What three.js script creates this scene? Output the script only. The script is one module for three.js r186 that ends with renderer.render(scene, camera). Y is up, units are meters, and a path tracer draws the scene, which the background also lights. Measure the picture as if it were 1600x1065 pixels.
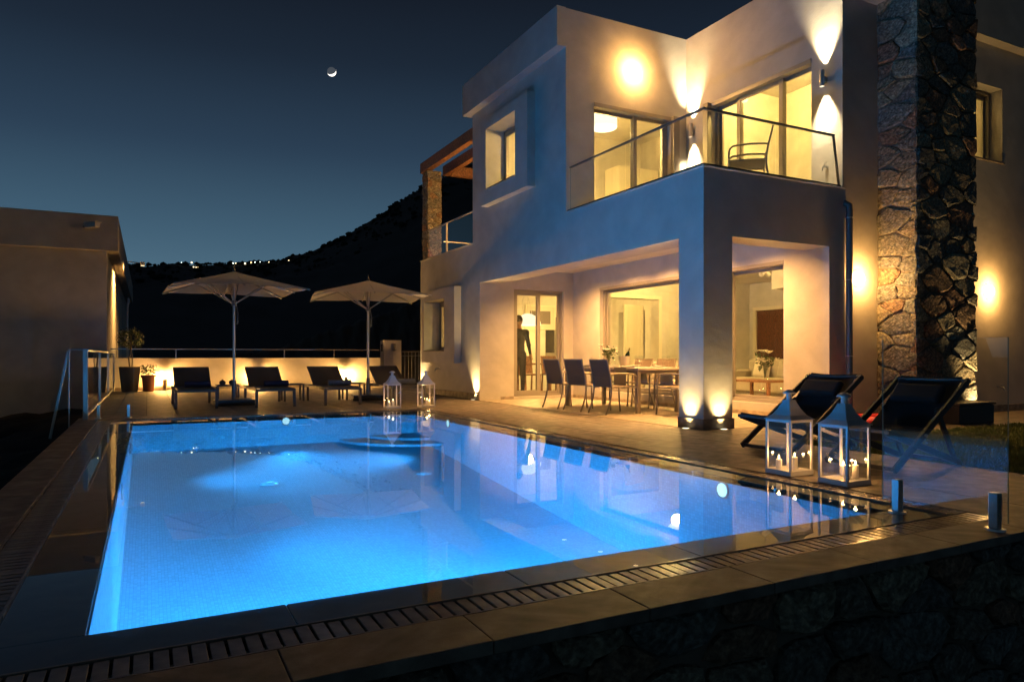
import * as THREE from 'three';
import { RoundedBoxGeometry } from 'three/addons/geometries/RoundedBoxGeometry.js';
import { mergeGeometries } from 'three/addons/utils/BufferGeometryUtils.js';
import { MarchingCubes } from 'three/addons/objects/MarchingCubes.js';
import { createNoise2D, createNoise3D } from 'simplex-noise';

// ---------------------------------------------------------------- camera, sky, moonlight, exposure
const scene = new THREE.Scene();
const FPX = 1105, W0 = 1600, H0 = 1065, HORIZON = 556;
const camera = new THREE.PerspectiveCamera(2 * Math.atan(H0 / 2 / FPX) * 180 / Math.PI, W0 / H0, 0.05, 5000);
camera.position.set(0, 0.95, 0);
camera.rotation.y = -Math.atan2(800 - 230, FPX);
camera.setViewOffset(W0, H0, 0, H0 / 2 - HORIZON, W0, H0);   // shifted lens: uprights stay upright
const renderer = new THREE.WebGLRenderer({ antialias: true });
renderer.setSize(1024, 681);
renderer.toneMapping = THREE.LinearToneMapping;
renderer.toneMappingExposure = 1.0;
renderer.shadowMap.enabled = true;

{ // dusk sky: paler towards the horizon, and darker away from where the sun went down (left of the moon)
  const w = 512, h = 256, d = new Float32Array(w * h * 4);
  const stops = [[-90, .004, .005, .007], [-2, .02, .03, .04], [0, .085, .165, .225], [6, .075, .15, .215], [9, .054, .115, .175], [15.5, .025, .051, .089], [22, .0125, .0225, .040], [27, .008, .0125, .022], [45, .005, .0072, .0135], [90, .004, .0055, .0105]];
  for (let j = 0; j < h; j++) {
    const e = ((j + .5) / h - .5) * 180;
    let k = 0; while (k < stops.length - 2 && e > stops[k + 1][0]) k++;
    const a = stops[k], b = stops[k + 1], t = THREE.MathUtils.clamp((e - a[0]) / (b[0] - a[0]), 0, 1);
    for (let i = 0; i < w; i++) { const o = (j * w + i) * 4, round = ((i + .5) / w - .5) * 2 * Math.PI, away = .5 - .5 * Math.cos(round + Math.PI / 2 + .15), dim = 1 - .55 * away; for (let c = 0; c < 3; c++) d[o + c] = (a[c + 1] + (b[c + 1] - a[c + 1]) * t) * dim; d[o + 3] = 1; }
  }
  const t = new THREE.DataTexture(d, w, h, THREE.RGBAFormat, THREE.FloatType);
  t.mapping = THREE.EquirectangularReflectionMapping; t.magFilter = t.minFilter = THREE.LinearFilter; t.needsUpdate = true;
  scene.background = t; scene.environment = t;
}
const MOON_DIR = new THREE.Vector3(.2091, .3628, -.9081).normalize();
const moonlight = new THREE.DirectionalLight(0xb8c8e8, 0.02);
moonlight.name = 'moonlight'; moonlight.position.copy(MOON_DIR).multiplyScalar(60); moonlight.castShadow = true;
Object.assign(moonlight.shadow.camera, { left: -30, right: 30, top: 30, bottom: -30, near: 1, far: 150 });
scene.add(moonlight, moonlight.target);

// light colours (linear)
const WARM = new THREE.Color().setRGB(1, .49, .14), UPLIGHT = new THREE.Color().setRGB(1, .66, .27), AMBER = new THREE.Color().setRGB(1, .50, .13), ROOM = new THREE.Color().setRGB(1, .64, .18), CANDLE = new THREE.Color().setRGB(1, .50, .16);
const POOLBLUE = new THREE.Color().setRGB(.018, .37, 1);

// ---------------------------------------------------------------- helpers
let seed = 12345;
const rnd = (a = 0, b = 1) => { seed = (seed * 1664525 + 1013904223) >>> 0; return a + (b - a) * seed / 4294967296; };
const rr = rnd;
const n2 = createNoise2D(() => rnd()), n3 = createNoise3D(() => rnd());
const V = (x, y, z) => new THREE.Vector3(x, y, z);
const PI = Math.PI;

function boxUV(g) { // uv in metres, by the way each face points
  if (g.index) g = g.toNonIndexed();
  const p = g.attributes.position, uv = new Float32Array(p.count * 2), a = V(), b = V(), c = V();
  for (let i = 0; i < p.count; i += 3) {
    a.fromBufferAttribute(p, i); b.fromBufferAttribute(p, i + 1); c.fromBufferAttribute(p, i + 2);
    const n = b.clone().sub(a).cross(c.clone().sub(a)), ax = Math.abs(n.x), ay = Math.abs(n.y), az = Math.abs(n.z);
    [a, b, c].forEach((q, k) => { const o = (i + k) * 2; if (ax >= ay && ax >= az) { uv[o] = q.z; uv[o + 1] = q.y; } else if (ay >= az) { uv[o] = q.x; uv[o + 1] = q.z; } else { uv[o] = q.x; uv[o + 1] = q.y; } });
  }
  g.setAttribute('uv', new THREE.BufferAttribute(uv, 2));
  for (const k of Object.keys(g.attributes)) if (!['position', 'normal', 'uv'].includes(k)) g.deleteAttribute(k);
  return g;
}
const bx = (x0, x1, y0, y1, z0, z1) => new THREE.BoxGeometry(Math.abs(x1 - x0), Math.abs(y1 - y0), Math.abs(z1 - z0)).translate((x0 + x1) / 2, (y0 + y1) / 2, (z0 + z1) / 2);
const rb = (x0, x1, y0, y1, z0, z1, r = .01, s = 1) => new RoundedBoxGeometry(Math.abs(x1 - x0), Math.abs(y1 - y0), Math.abs(z1 - z0), s, Math.min(r, Math.abs(x1 - x0) * .45, Math.abs(y1 - y0) * .45, Math.abs(z1 - z0) * .45)).translate((x0 + x1) / 2, (y0 + y1) / 2, (z0 + z1) / 2);
const cyl = (r0, r1, h, x, y, z, seg = 16) => new THREE.CylinderGeometry(r1, r0, h, seg).translate(x, y + h / 2, z);   // r0 bottom, r1 top, y is the base
function bar(a, b, w, h = w, round = false, side = null) { // a beam from a to b
  const A = V(...a), B = V(...b), L = A.distanceTo(B), g = round ? new THREE.CylinderGeometry(w / 2, w / 2, L, 10) : new RoundedBoxGeometry(w, L, h, 1, Math.min(w, h) * .18);
  const q = new THREE.Quaternion(), d = B.clone().sub(A).normalize();
  if (round) q.setFromUnitVectors(V(0, 1, 0), d);
  else { const up = Math.abs(d.y) > .95 ? V(0, 0, 1) : V(0, 1, 0), x = side ? V(...side) : V().crossVectors(d, up).normalize(), z = V().crossVectors(x, d).normalize(); q.setFromRotationMatrix(new THREE.Matrix4().makeBasis(x, d, z)); }
  return g.applyQuaternion(q).translate((A.x + B.x) / 2, (A.y + B.y) / 2, (A.z + B.z) / 2);
}
const tube = (pts, r, seg = 24, rad = 8) => new THREE.TubeGeometry(new THREE.CatmullRomCurve3(pts.map((p) => V(...p))), seg, r, rad, false);
const lathe = (pts, seg = 24) => new THREE.LatheGeometry(pts.map(([x, y]) => new THREE.Vector2(x, y)), seg);
const merge = (gs) => gs.length === 1 ? boxUV(gs[0]) : mergeGeometries(gs.map(boxUV));

const used = {};
function numbered(n) { const k = used[n] = (used[n] ?? -1) + 1; return k ? `${n}_${String(k).padStart(3, '0')}` : n; }
function mesh(name, geos, material, parent) {
  const g = Array.isArray(geos) ? merge(geos) : geos;
  const m = new THREE.Mesh(g, material); m.name = parent ? name : numbered(name); m.castShadow = m.receiveShadow = true;
  (parent ?? scene).add(m); return m;
}
function struct(name, geos, material) { const m = mesh(name, geos, material); m.userData.kind = 'structure'; return m; }
function thing(name, label, category, pos = [0, 0, 0], turn = 0, group) {
  const o = new THREE.Group(); o.name = numbered(name); o.position.set(...pos); o.rotation.y = turn; o.userData = { label, category };
  if (group) o.userData.group = group; scene.add(o); return o;
}
function sub(name, parent, pos = [0, 0, 0], turn = 0) { const o = new THREE.Group(); o.name = name; o.position.set(...pos); o.rotation.y = turn; parent.add(o); return o; }
function tag(o, label, category, group) { Object.assign(o.userData, { label, category }); if (group) o.userData.group = group; return o; }
function dup(o, label, pos, turn) { const c = o.clone(); c.userData = { ...o.userData, label }; c.name = numbered(o.name.replace(/_\d+$/, '')); if (pos) c.position.set(...pos); if (turn !== undefined) c.rotation.y = turn; scene.add(c); return c; }
const place = (g, x, y, z, turn = 0) => g.rotateY(turn).translate(x, y, z);

// ---------------------------------------------------------------- textures and materials
function tex(size, fn, rep = 1, srgb = false) {
  const d = new Uint8Array(size * size * 4);
  for (let j = 0; j < size; j++) for (let i = 0; i < size; i++) { const v = fn(i / size, j / size), o = (j * size + i) * 4; for (let c = 0; c < 3; c++) d[o + c] = THREE.MathUtils.clamp(Array.isArray(v) ? v[c] : v, 0, 1) * 255; d[o + 3] = 255; }
  const t = new THREE.DataTexture(d, size, size); t.wrapS = t.wrapT = THREE.RepeatWrapping; t.magFilter = THREE.LinearFilter; t.minFilter = THREE.LinearMipmapLinearFilter; t.generateMipmaps = true;
  t.repeat.set(rep, rep); if (srgb) t.colorSpace = THREE.SRGBColorSpace; t.needsUpdate = true; return t;
}
// seamless noise: a torus in 3-D stands in for the repeat
const tn = (u, v, f, o = 0) => { const a = u * 2 * PI, b = v * 2 * PI, R = f / (2 * PI) * 1.0; return (n3(Math.cos(a) * R + o, Math.sin(a) * R + Math.cos(b) * R * 1.3, Math.sin(b) * R * 1.3 - o) + n3(Math.sin(a) * R - o, Math.cos(b) * R, Math.cos(a) * R * .7 + Math.sin(b) * R * .7)) / 2; };
const fbm = (u, v, f, oct = 4, o = 0) => { let s = 0, a = .5; for (let k = 0; k < oct; k++) { s += a * tn(u, v, f, o + k * 7.3); f *= 2.1; a *= .5; } return s; };
const plasterBump = tex(512, (u, v) => .5 + .35 * fbm(u, v, 9, 5) + .18 * fbm(u, v, 60, 2, 3), 1 / 1.7);
const plasterTone = tex(512, (u, v) => { const k = .93 + .10 * fbm(u, v, 5, 5, 11) + .03 * (n2(u * 400, v * 400)); return [k, k * .995, k * .985]; }, 1 / 2.9, true);
const stoneTone = tex(512, (u, v) => { const k = .80 + .34 * fbm(u, v, 7, 5, 21) + .05 * n2(u * 300, v * 300); return [k, k * (.985 + .03 * fbm(u, v, 4, 2, 9)), k * .97]; }, 1 / 1.3, true);
const stoneBump = tex(512, (u, v) => .5 + .4 * fbm(u, v, 14, 5, 31) + .2 * fbm(u, v, 70, 2, 5), 1 / .9);
const roughRock = tex(512, (u, v) => .5 + .55 * fbm(u, v, 8, 6, 41), 1 / .45);
const rockTone = tex(512, (u, v) => { const k = .72 + .55 * fbm(u, v, 10, 5, 51), r = .06 * fbm(u, v, 6, 3, 61); return [k + r, k, k - r]; }, 1 / .5, true);
const ribBump = tex(256, (u, v) => .5 + .5 * Math.sin(u * 2 * PI * 8), 1 / .2);
const fabricBump = tex(256, (u, v) => .5 + .25 * Math.sin(u * 2 * PI * 64) + .25 * Math.sin(v * 2 * PI * 64), 1 / .2);
const woodTone = tex(512, (u, v) => { const k = .78 + .28 * Math.sin((fbm(u * 1, v, 3, 3, 71) * 6 + u * 24) * 2) * .4 + .2 * fbm(u, v, 30, 2, 5); return [k, k * .95, k * .9]; }, 1 / .6, true);
const mosaic = tex(512, (u, v) => { const c = 20, fu = u * c % 1, fv = v * c % 1, j = (fu < .07 || fv < .07) ? .80 : .95 + .05 * n2(Math.floor(u * c) * 3.7, Math.floor(v * c) * 5.1); return [j, j, j]; }, 1 / .5, true);   // 25 mm glass mosaic
const grassTone = tex(256, (u, v) => { const k = .7 + .5 * fbm(u, v, 20, 4, 81); return [k * 1.05, k, k * .8]; }, 1 / 1.1, true);

const M = (r, g, b, o = {}) => { const m = new THREE.MeshPhysicalMaterial({ roughness: .7, metalness: 0, ...o }); m.color.setRGB(r, g, b); return m; };
const plaster = M(.60, .575, .53, { roughness: .92, map: plasterTone, bumpMap: plasterBump, bumpScale: .004 });
const innerWall = M(.76, .73, .66, { roughness: .9, map: plasterTone });
const plinthMat = M(.34, .30, .25, { roughness: .8, map: stoneTone, bumpMap: stoneBump, bumpScale: .003 });
const paving = M(.34, .285, .225, { roughness: .55, map: stoneTone, bumpMap: stoneBump, bumpScale: .0015 });
const paving2 = M(.315, .265, .21, { roughness: .55, map: stoneTone, bumpMap: stoneBump, bumpScale: .0015 });
const paving3 = M(.365, .30, .24, { roughness: .58, map: stoneTone, bumpMap: stoneBump, bumpScale: .0015 });
const copingMat = [M(.42, .36, .29, { roughness: .6, map: stoneTone, bumpMap: stoneBump, bumpScale: .0015 }), M(.385, .33, .27, { roughness: .6, map: stoneTone, bumpMap: stoneBump, bumpScale: .0015 }), M(.45, .385, .31, { roughness: .62, map: stoneTone, bumpMap: stoneBump, bumpScale: .0015 })];
const slatMat = [M(.36, .31, .25, { roughness: .22, map: stoneTone, bumpMap: stoneBump, bumpScale: .001 }), M(.32, .275, .225, { roughness: .26, map: stoneTone }), M(.40, .34, .28, { roughness: .2, map: stoneTone })];
const rimMat = M(.085, .075, .065, { roughness: .5, map: stoneTone });
const gutterMat = M(.02, .02, .02, { roughness: .9 });
const terraceFloor = M(.58, .50, .40, { roughness: .45, map: stoneTone });
const deckMat = M(.34, .29, .235, { roughness: .65, map: stoneTone, bumpMap: ribBump, bumpScale: .002 });
const poolTile = M(.62, .80, .90, { roughness: .85, map: mosaic });
const waterMat = M(.93, .98, 1, { roughness: 0, transmission: 1, thickness: 0, ior: 1.33 });
const glass = M(.985, .995, .985, { roughness: 0, transmission: 1, thickness: 0, ior: 1.8 });   // one sheet stands for both faces of the pane
const screenGlass = M(.97, .99, .98, { roughness: 0, transmission: 1, thickness: 0, ior: 2.1 });   // laminated: four faces
const greenGlass = M(.90, .95, .92, { roughness: 0, transmission: 1, thickness: 0, ior: 1.8 });
const edgeGlass = M(.55, .70, .66, { roughness: .15, transmission: .5, thickness: 0 });
const alu = M(.55, .52, .47, { roughness: .38, metalness: .55 });
const frameMat = M(.30, .27, .23, { roughness: .45, metalness: .2 });
const steel = M(.55, .55, .55, { roughness: .36, metalness: 1 });
const greyMetal = M(.20, .20, .20, { roughness: .45, metalness: .6 });
const blackMetal = M(.02, .02, .022, { roughness: .4, metalness: .3 });
const taupeMetal = M(.27, .235, .19, { roughness: .42, metalness: .35 });
const chairMesh = M(.125, .092, .066, { roughness: .75, bumpMap: fabricBump, bumpScale: .0008 });
const loungeMesh = M(.065, .055, .048, { roughness: .8, bumpMap: fabricBump, bumpScale: .0008, transmission: .08, thickness: 0 });
const loungeFrame = M(.06, .05, .042, { roughness: .5, metalness: .1 });
const blackFabric = M(.012, .012, .014, { roughness: .85, bumpMap: fabricBump, bumpScale: .0006 });
const darkWood = M(.035, .030, .028, { roughness: .42 });
const navyTowel = M(.012, .018, .06, { roughness: 1, sheen: .6 });
const greyTowel = M(.10, .12, .16, { roughness: 1, sheen: .6 });
const canvas = M(.80, .74, .66, { roughness: .95, bumpMap: fabricBump, bumpScale: .0004, transmission: .30, thickness: 0 });
const lanternMat = M(.62, .60, .58, { roughness: .4, metalness: .15 });
const wax = M(.86, .80, .66, { roughness: .6 });
const terracotta = M(.42, .17, .08, { roughness: .85 });
const planterMat = M(.13, .11, .085, { roughness: .7 });
const leafMat = M(.055, .085, .025, { roughness: .65, transmission: .25, thickness: 0 });
const petalRed = M(.45, .04, .03, { roughness: .8 });
const petalWhite = M(.82, .80, .72, { roughness: .8, transmission: .3, thickness: 0 });
const bark = M(.10, .07, .045, { roughness: .95 });
const timber = M(.38, .20, .10, { roughness: .6, map: woodTone });
const redTimber = M(.36, .17, .09, { roughness: .5, map: woodTone });
const doorBrown = M(.16, .06, .035, { roughness: .45, map: woodTone });
const linen = M(.66, .60, .50, { roughness: .95 });
const slateCloth = M(.33, .34, .36, { roughness: .95 });
const tableTop = M(.50, .43, .34, { roughness: .4 });
const sofaMat = M(.42, .37, .30, { roughness: .95 });
const creamPaint = M(.74, .68, .54, { roughness: .5 });
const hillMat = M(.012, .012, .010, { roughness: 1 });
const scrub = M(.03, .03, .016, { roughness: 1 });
const earth = M(.05, .045, .035, { roughness: 1, map: stoneTone });
const grassMat = M(.07, .11, .03, { roughness: .8, map: grassTone });
const bladeMat = M(.13, .19, .05, { roughness: .75, transmission: .2, thickness: 0 });
const glow = (c, s) => { const m = new THREE.MeshStandardMaterial({ color: 0x000000, roughness: .6 }); m.emissive.copy(c); m.emissiveIntensity = s; return m; };
const shadeWhite = M(.85, .80, .70, { roughness: .9, transmission: .4, thickness: 0 });

// lights that sit in lamps
function point(parent, c, i, pos, r = 2) { const l = new THREE.PointLight(c, i, 0, 2); l.position.set(...pos); l.castShadow = true; l.shadow.radius = r; l.name = 'light'; parent.add(l); return l; }
function spot(parent, c, i, pos, to, angle, pen = .6, r = 1) { const l = new THREE.SpotLight(c, i, 0, angle, pen, 2); l.position.set(...pos); l.target.position.set(...to); l.castShadow = true; l.shadow.radius = r; l.name = 'light'; parent.add(l, l.target); return l; }

// ---------------------------------------------------------------- levels of the place
const POOL = { x0: -.19, x1: 4.09, z0: -11.6, z1: -2.85 };
const RIM = { x0: -.47, x1: 4.275, z0: -11.86, z1: -2.575 }, GRATE = { x0: -.655, x1: 4.465, z0: -12.05, z1: -2.385 }, EDGE = { x0: -.93, z1: -2.12 };
const XF = 6.33, ZF = -6.92, XB = 8.69, XC = 8.97, ZU = -10.27, ZT = -13.78, ZL = -17.47, ZUL = -14.15, TH = .495, XP = 9.713, ZP = -6.285, XR = 11.2;
const KERB = 3.40, SOFFIT = 2.52, CEIL = 2.85, TOP = 6.87;

// ---------------------------------------------------------------- terrain
const pix = (x, y) => { const th = Math.atan2(570, FPX), s = Math.sin(th), c = Math.cos(th); return V(s * FPX + c * (x - 800), HORIZON - y, -c * FPX + s * (x - 800)); };   // used to survey directions from the photograph
struct('ground', new THREE.CircleGeometry(2500, 48).rotateX(-PI / 2).translate(0, -3.2, 0), M(.012, .011, .009, { roughness: 1, map: stoneTone }));
function hillside(name, ridge, near, far, rough, material) { // ridge: [azimuth degrees from north (-z) to the right, height in metres]
  const NA = 160, NR = 40, pos = [], idx = [];
  for (let i = 0; i <= NA; i++) {
    const az = ridge[0][0] + (ridge[ridge.length - 1][0] - ridge[0][0]) * i / NA;
    let k = 0; while (k < ridge.length - 2 && az > ridge[k + 1][0]) k++;
    const t = (az - ridge[k][0]) / (ridge[k + 1][0] - ridge[k][0]), hh = ridge[k][1] + (ridge[k + 1][1] - ridge[k][1]) * t, a = az * PI / 180;
    for (let j = 0; j <= NR; j++) {
      const s = j / NR, d = near + (far - near) * s * 1.25, prof = s < .8 ? Math.pow(s / .8, 1.3) : 1 - (s - .8) * 1.4;
      const y = -4 + (hh + 4) * prof + rough * (n2(a * 40, d / far * 7) * .6 + n2(a * 160, d / far * 25) * .35) * Math.min(1, s * 2);
      pos.push(Math.sin(a) * d, y, -Math.cos(a) * d);
    }
  }
  for (let i = 0; i < NA; i++) for (let j = 0; j < NR; j++) { const a = i * (NR + 1) + j, b = a + NR + 1; idx.push(a, b, a + 1, b, b + 1, a + 1); }
  const g = new THREE.BufferGeometry(); g.setAttribute('position', new THREE.Float32BufferAttribute(pos, 3)); g.setIndex(idx); g.computeVertexNormals();
  return struct(name, boxUV(g), material);
}
const RD = 520;                                                   // the ridge stands half a kilometre off
const ridgeAt = [[-60, 40], [-30, 48]];
for (const [x, y] of [[0, 424], [120, 416], [200, 414], [300, 412.5], [420, 410], [470, 399], [520, 379], [560, 358], [610, 325], [657, 294], [700, 272], [740, 252], [830, 215], [1000, 185], [1300, 190], [1600, 240]]) {
  const d = pix(x, y), r = Math.hypot(d.x, d.z); ridgeAt.push([Math.atan2(d.x, -d.z) * 180 / PI, .95 + d.y / r * RD]);
}
ridgeAt.push([85, 60]);
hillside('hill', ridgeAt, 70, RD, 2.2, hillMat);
{ // scrub along the ridge and down the slope, a mass of low bushes
  const base = new THREE.IcosahedronGeometry(1, 1); const p = base.attributes.position;
  for (let i = 0; i < p.count; i++) { const v = V().fromBufferAttribute(p, i), k = 1 + .35 * n3(v.x * 2.1, v.y * 2.1, v.z * 2.1); p.setXYZ(i, v.x * k, v.y * k * .8, v.z * k); }
  base.computeVertexNormals();
  const N = 1500, im = new THREE.InstancedMesh(base, scrub, N), m4 = new THREE.Matrix4(), q = new THREE.Quaternion();
  for (let i = 0; i < N; i++) {
    const az = -22 + 52 * rnd(); let k = 0; while (k < ridgeAt.length - 2 && az > ridgeAt[k + 1][0]) k++;
    const t = (az - ridgeAt[k][0]) / (ridgeAt[k + 1][0] - ridgeAt[k][0]), hh = ridgeAt[k][1] + (ridgeAt[k + 1][1] - ridgeAt[k][1]) * t, s = .8 - Math.pow(rnd(), 3) * .25, d = 70 + (RD - 70) * s * 1.25, a = az * PI / 180;
    const y = -4 + (hh + 4) * Math.pow(s / .8, 1.3), z = .5 + 1.7 * Math.pow(rnd(), 3);
    q.setFromAxisAngle(V(0, 1, 0), rnd() * 6.28); m4.compose(V(Math.sin(a) * d, y + z * .25, -Math.cos(a) * d), q, V(z * rnd(.8, 1.6), z * rnd(.6, 1.1), z)); im.setMatrixAt(i, m4);
  }
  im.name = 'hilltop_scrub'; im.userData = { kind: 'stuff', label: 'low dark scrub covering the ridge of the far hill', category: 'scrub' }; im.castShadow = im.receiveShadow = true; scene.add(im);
}
{ // nearer rocky slope behind the wall, right of the parasols
  const r2 = []; for (const [x, y] of [[330, 556], [430, 546], [520, 516], [600, 489], [655, 470], [760, 430], [900, 420]]) { const d = pix(x, y), r = Math.hypot(d.x, d.z); r2.push([Math.atan2(d.x, -d.z) * 180 / PI, .95 + d.y / r * 62]); }
  hillside('slope', r2, 32, 62, .35, M(.16, .13, .09, { roughness: 1, map: rockTone }));
}
// lamps of the village on the far ridge
const lampGlow = [glow(new THREE.Color().setRGB(1, .8, .45), 4), glow(new THREE.Color().setRGB(.75, .95, .8), 4), glow(new THREE.Color().setRGB(1, .6, .25), 4)];
[[283, 410, 1], [299, 410, 0], [302, 417, 0], [306, 417.5, 0], [309.5, 418, 2], [364, 411, 1], [368, 411, 0], [382.5, 411.5, 0], [392, 410, 2], [398, 409.5, 1], [406, 409, 1], [420, 410, 0], [451, 407, 0], [479, 405, 0], [490, 402, 1]].forEach(([x, y, c], k) => {
  const d = pix(x, y), s = 500 / Math.hypot(d.x, d.z), r = .28 + .3 * ((k * 37 % 10) / 10);
  const m = mesh('village_lamp', new THREE.SphereGeometry(r, 8, 6).translate(d.x * s, .95 + d.y * s, d.z * s), lampGlow[c]);
  tag(m, 'tiny glowing lamp of the far village on the dark ridge', 'lamp', 'village lamps on the ridge');
});
{ // the young moon with earthshine
  const g = thing('moon', 'thin crescent moon with faint grey disc in the dusk sky', 'moon', MOON_DIR.clone().multiplyScalar(1500).add(camera.position).toArray());
  g.lookAt(camera.position); const R = 8.3;
  mesh('dark_disc', new THREE.SphereGeometry(R, 32, 20), glow(new THREE.Color().setRGB(.06, .07, .085), 1), g);
  // lit limb: the part of the globe that faces the sun below the horizon
  const sp = new THREE.SphereGeometry(R * 1.012, 64, 48).toNonIndexed(), p = sp.attributes.position, keep = [], sun = V(.35, -.80, -.52).normalize();
  for (let i = 0; i < p.count; i += 3) { const c = V((p.getX(i) + p.getX(i + 1) + p.getX(i + 2)) / 3, (p.getY(i) + p.getY(i + 1) + p.getY(i + 2)) / 3, (p.getZ(i) + p.getZ(i + 1) + p.getZ(i + 2)) / 3).normalize(); if (c.dot(sun) > 0) for (let k = 0; k < 3; k++) keep.push(p.getX(i + k), p.getY(i + k), p.getZ(i + k)); }
  const cg = new THREE.BufferGeometry(); cg.setAttribute('position', new THREE.Float32BufferAttribute(keep, 3)); cg.computeVertexNormals();
  mesh('lit_crescent', cg, glow(new THREE.Color().setRGB(1, .93, .82), 2.2), g);
}

{ // dark bank of earth below the left edge of the terrace
  const g = new THREE.PlaneGeometry(12, 22, 40, 60).rotateX(-PI / 2).translate(-6.95, 0, -12.4), p = g.attributes.position;
  for (let i = 0; i < p.count; i++) p.setY(i, -.38 - .12 * Math.abs(p.getX(i) + .9) + .10 * n2(p.getX(i) * .8, p.getZ(i) * .8) + .04 * n2(p.getX(i) * 4, p.getZ(i) * 4));
  g.computeVertexNormals(); struct('bank', boxUV(g), M(.012, .011, .009, { roughness: 1, map: stoneTone }));
}
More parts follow.
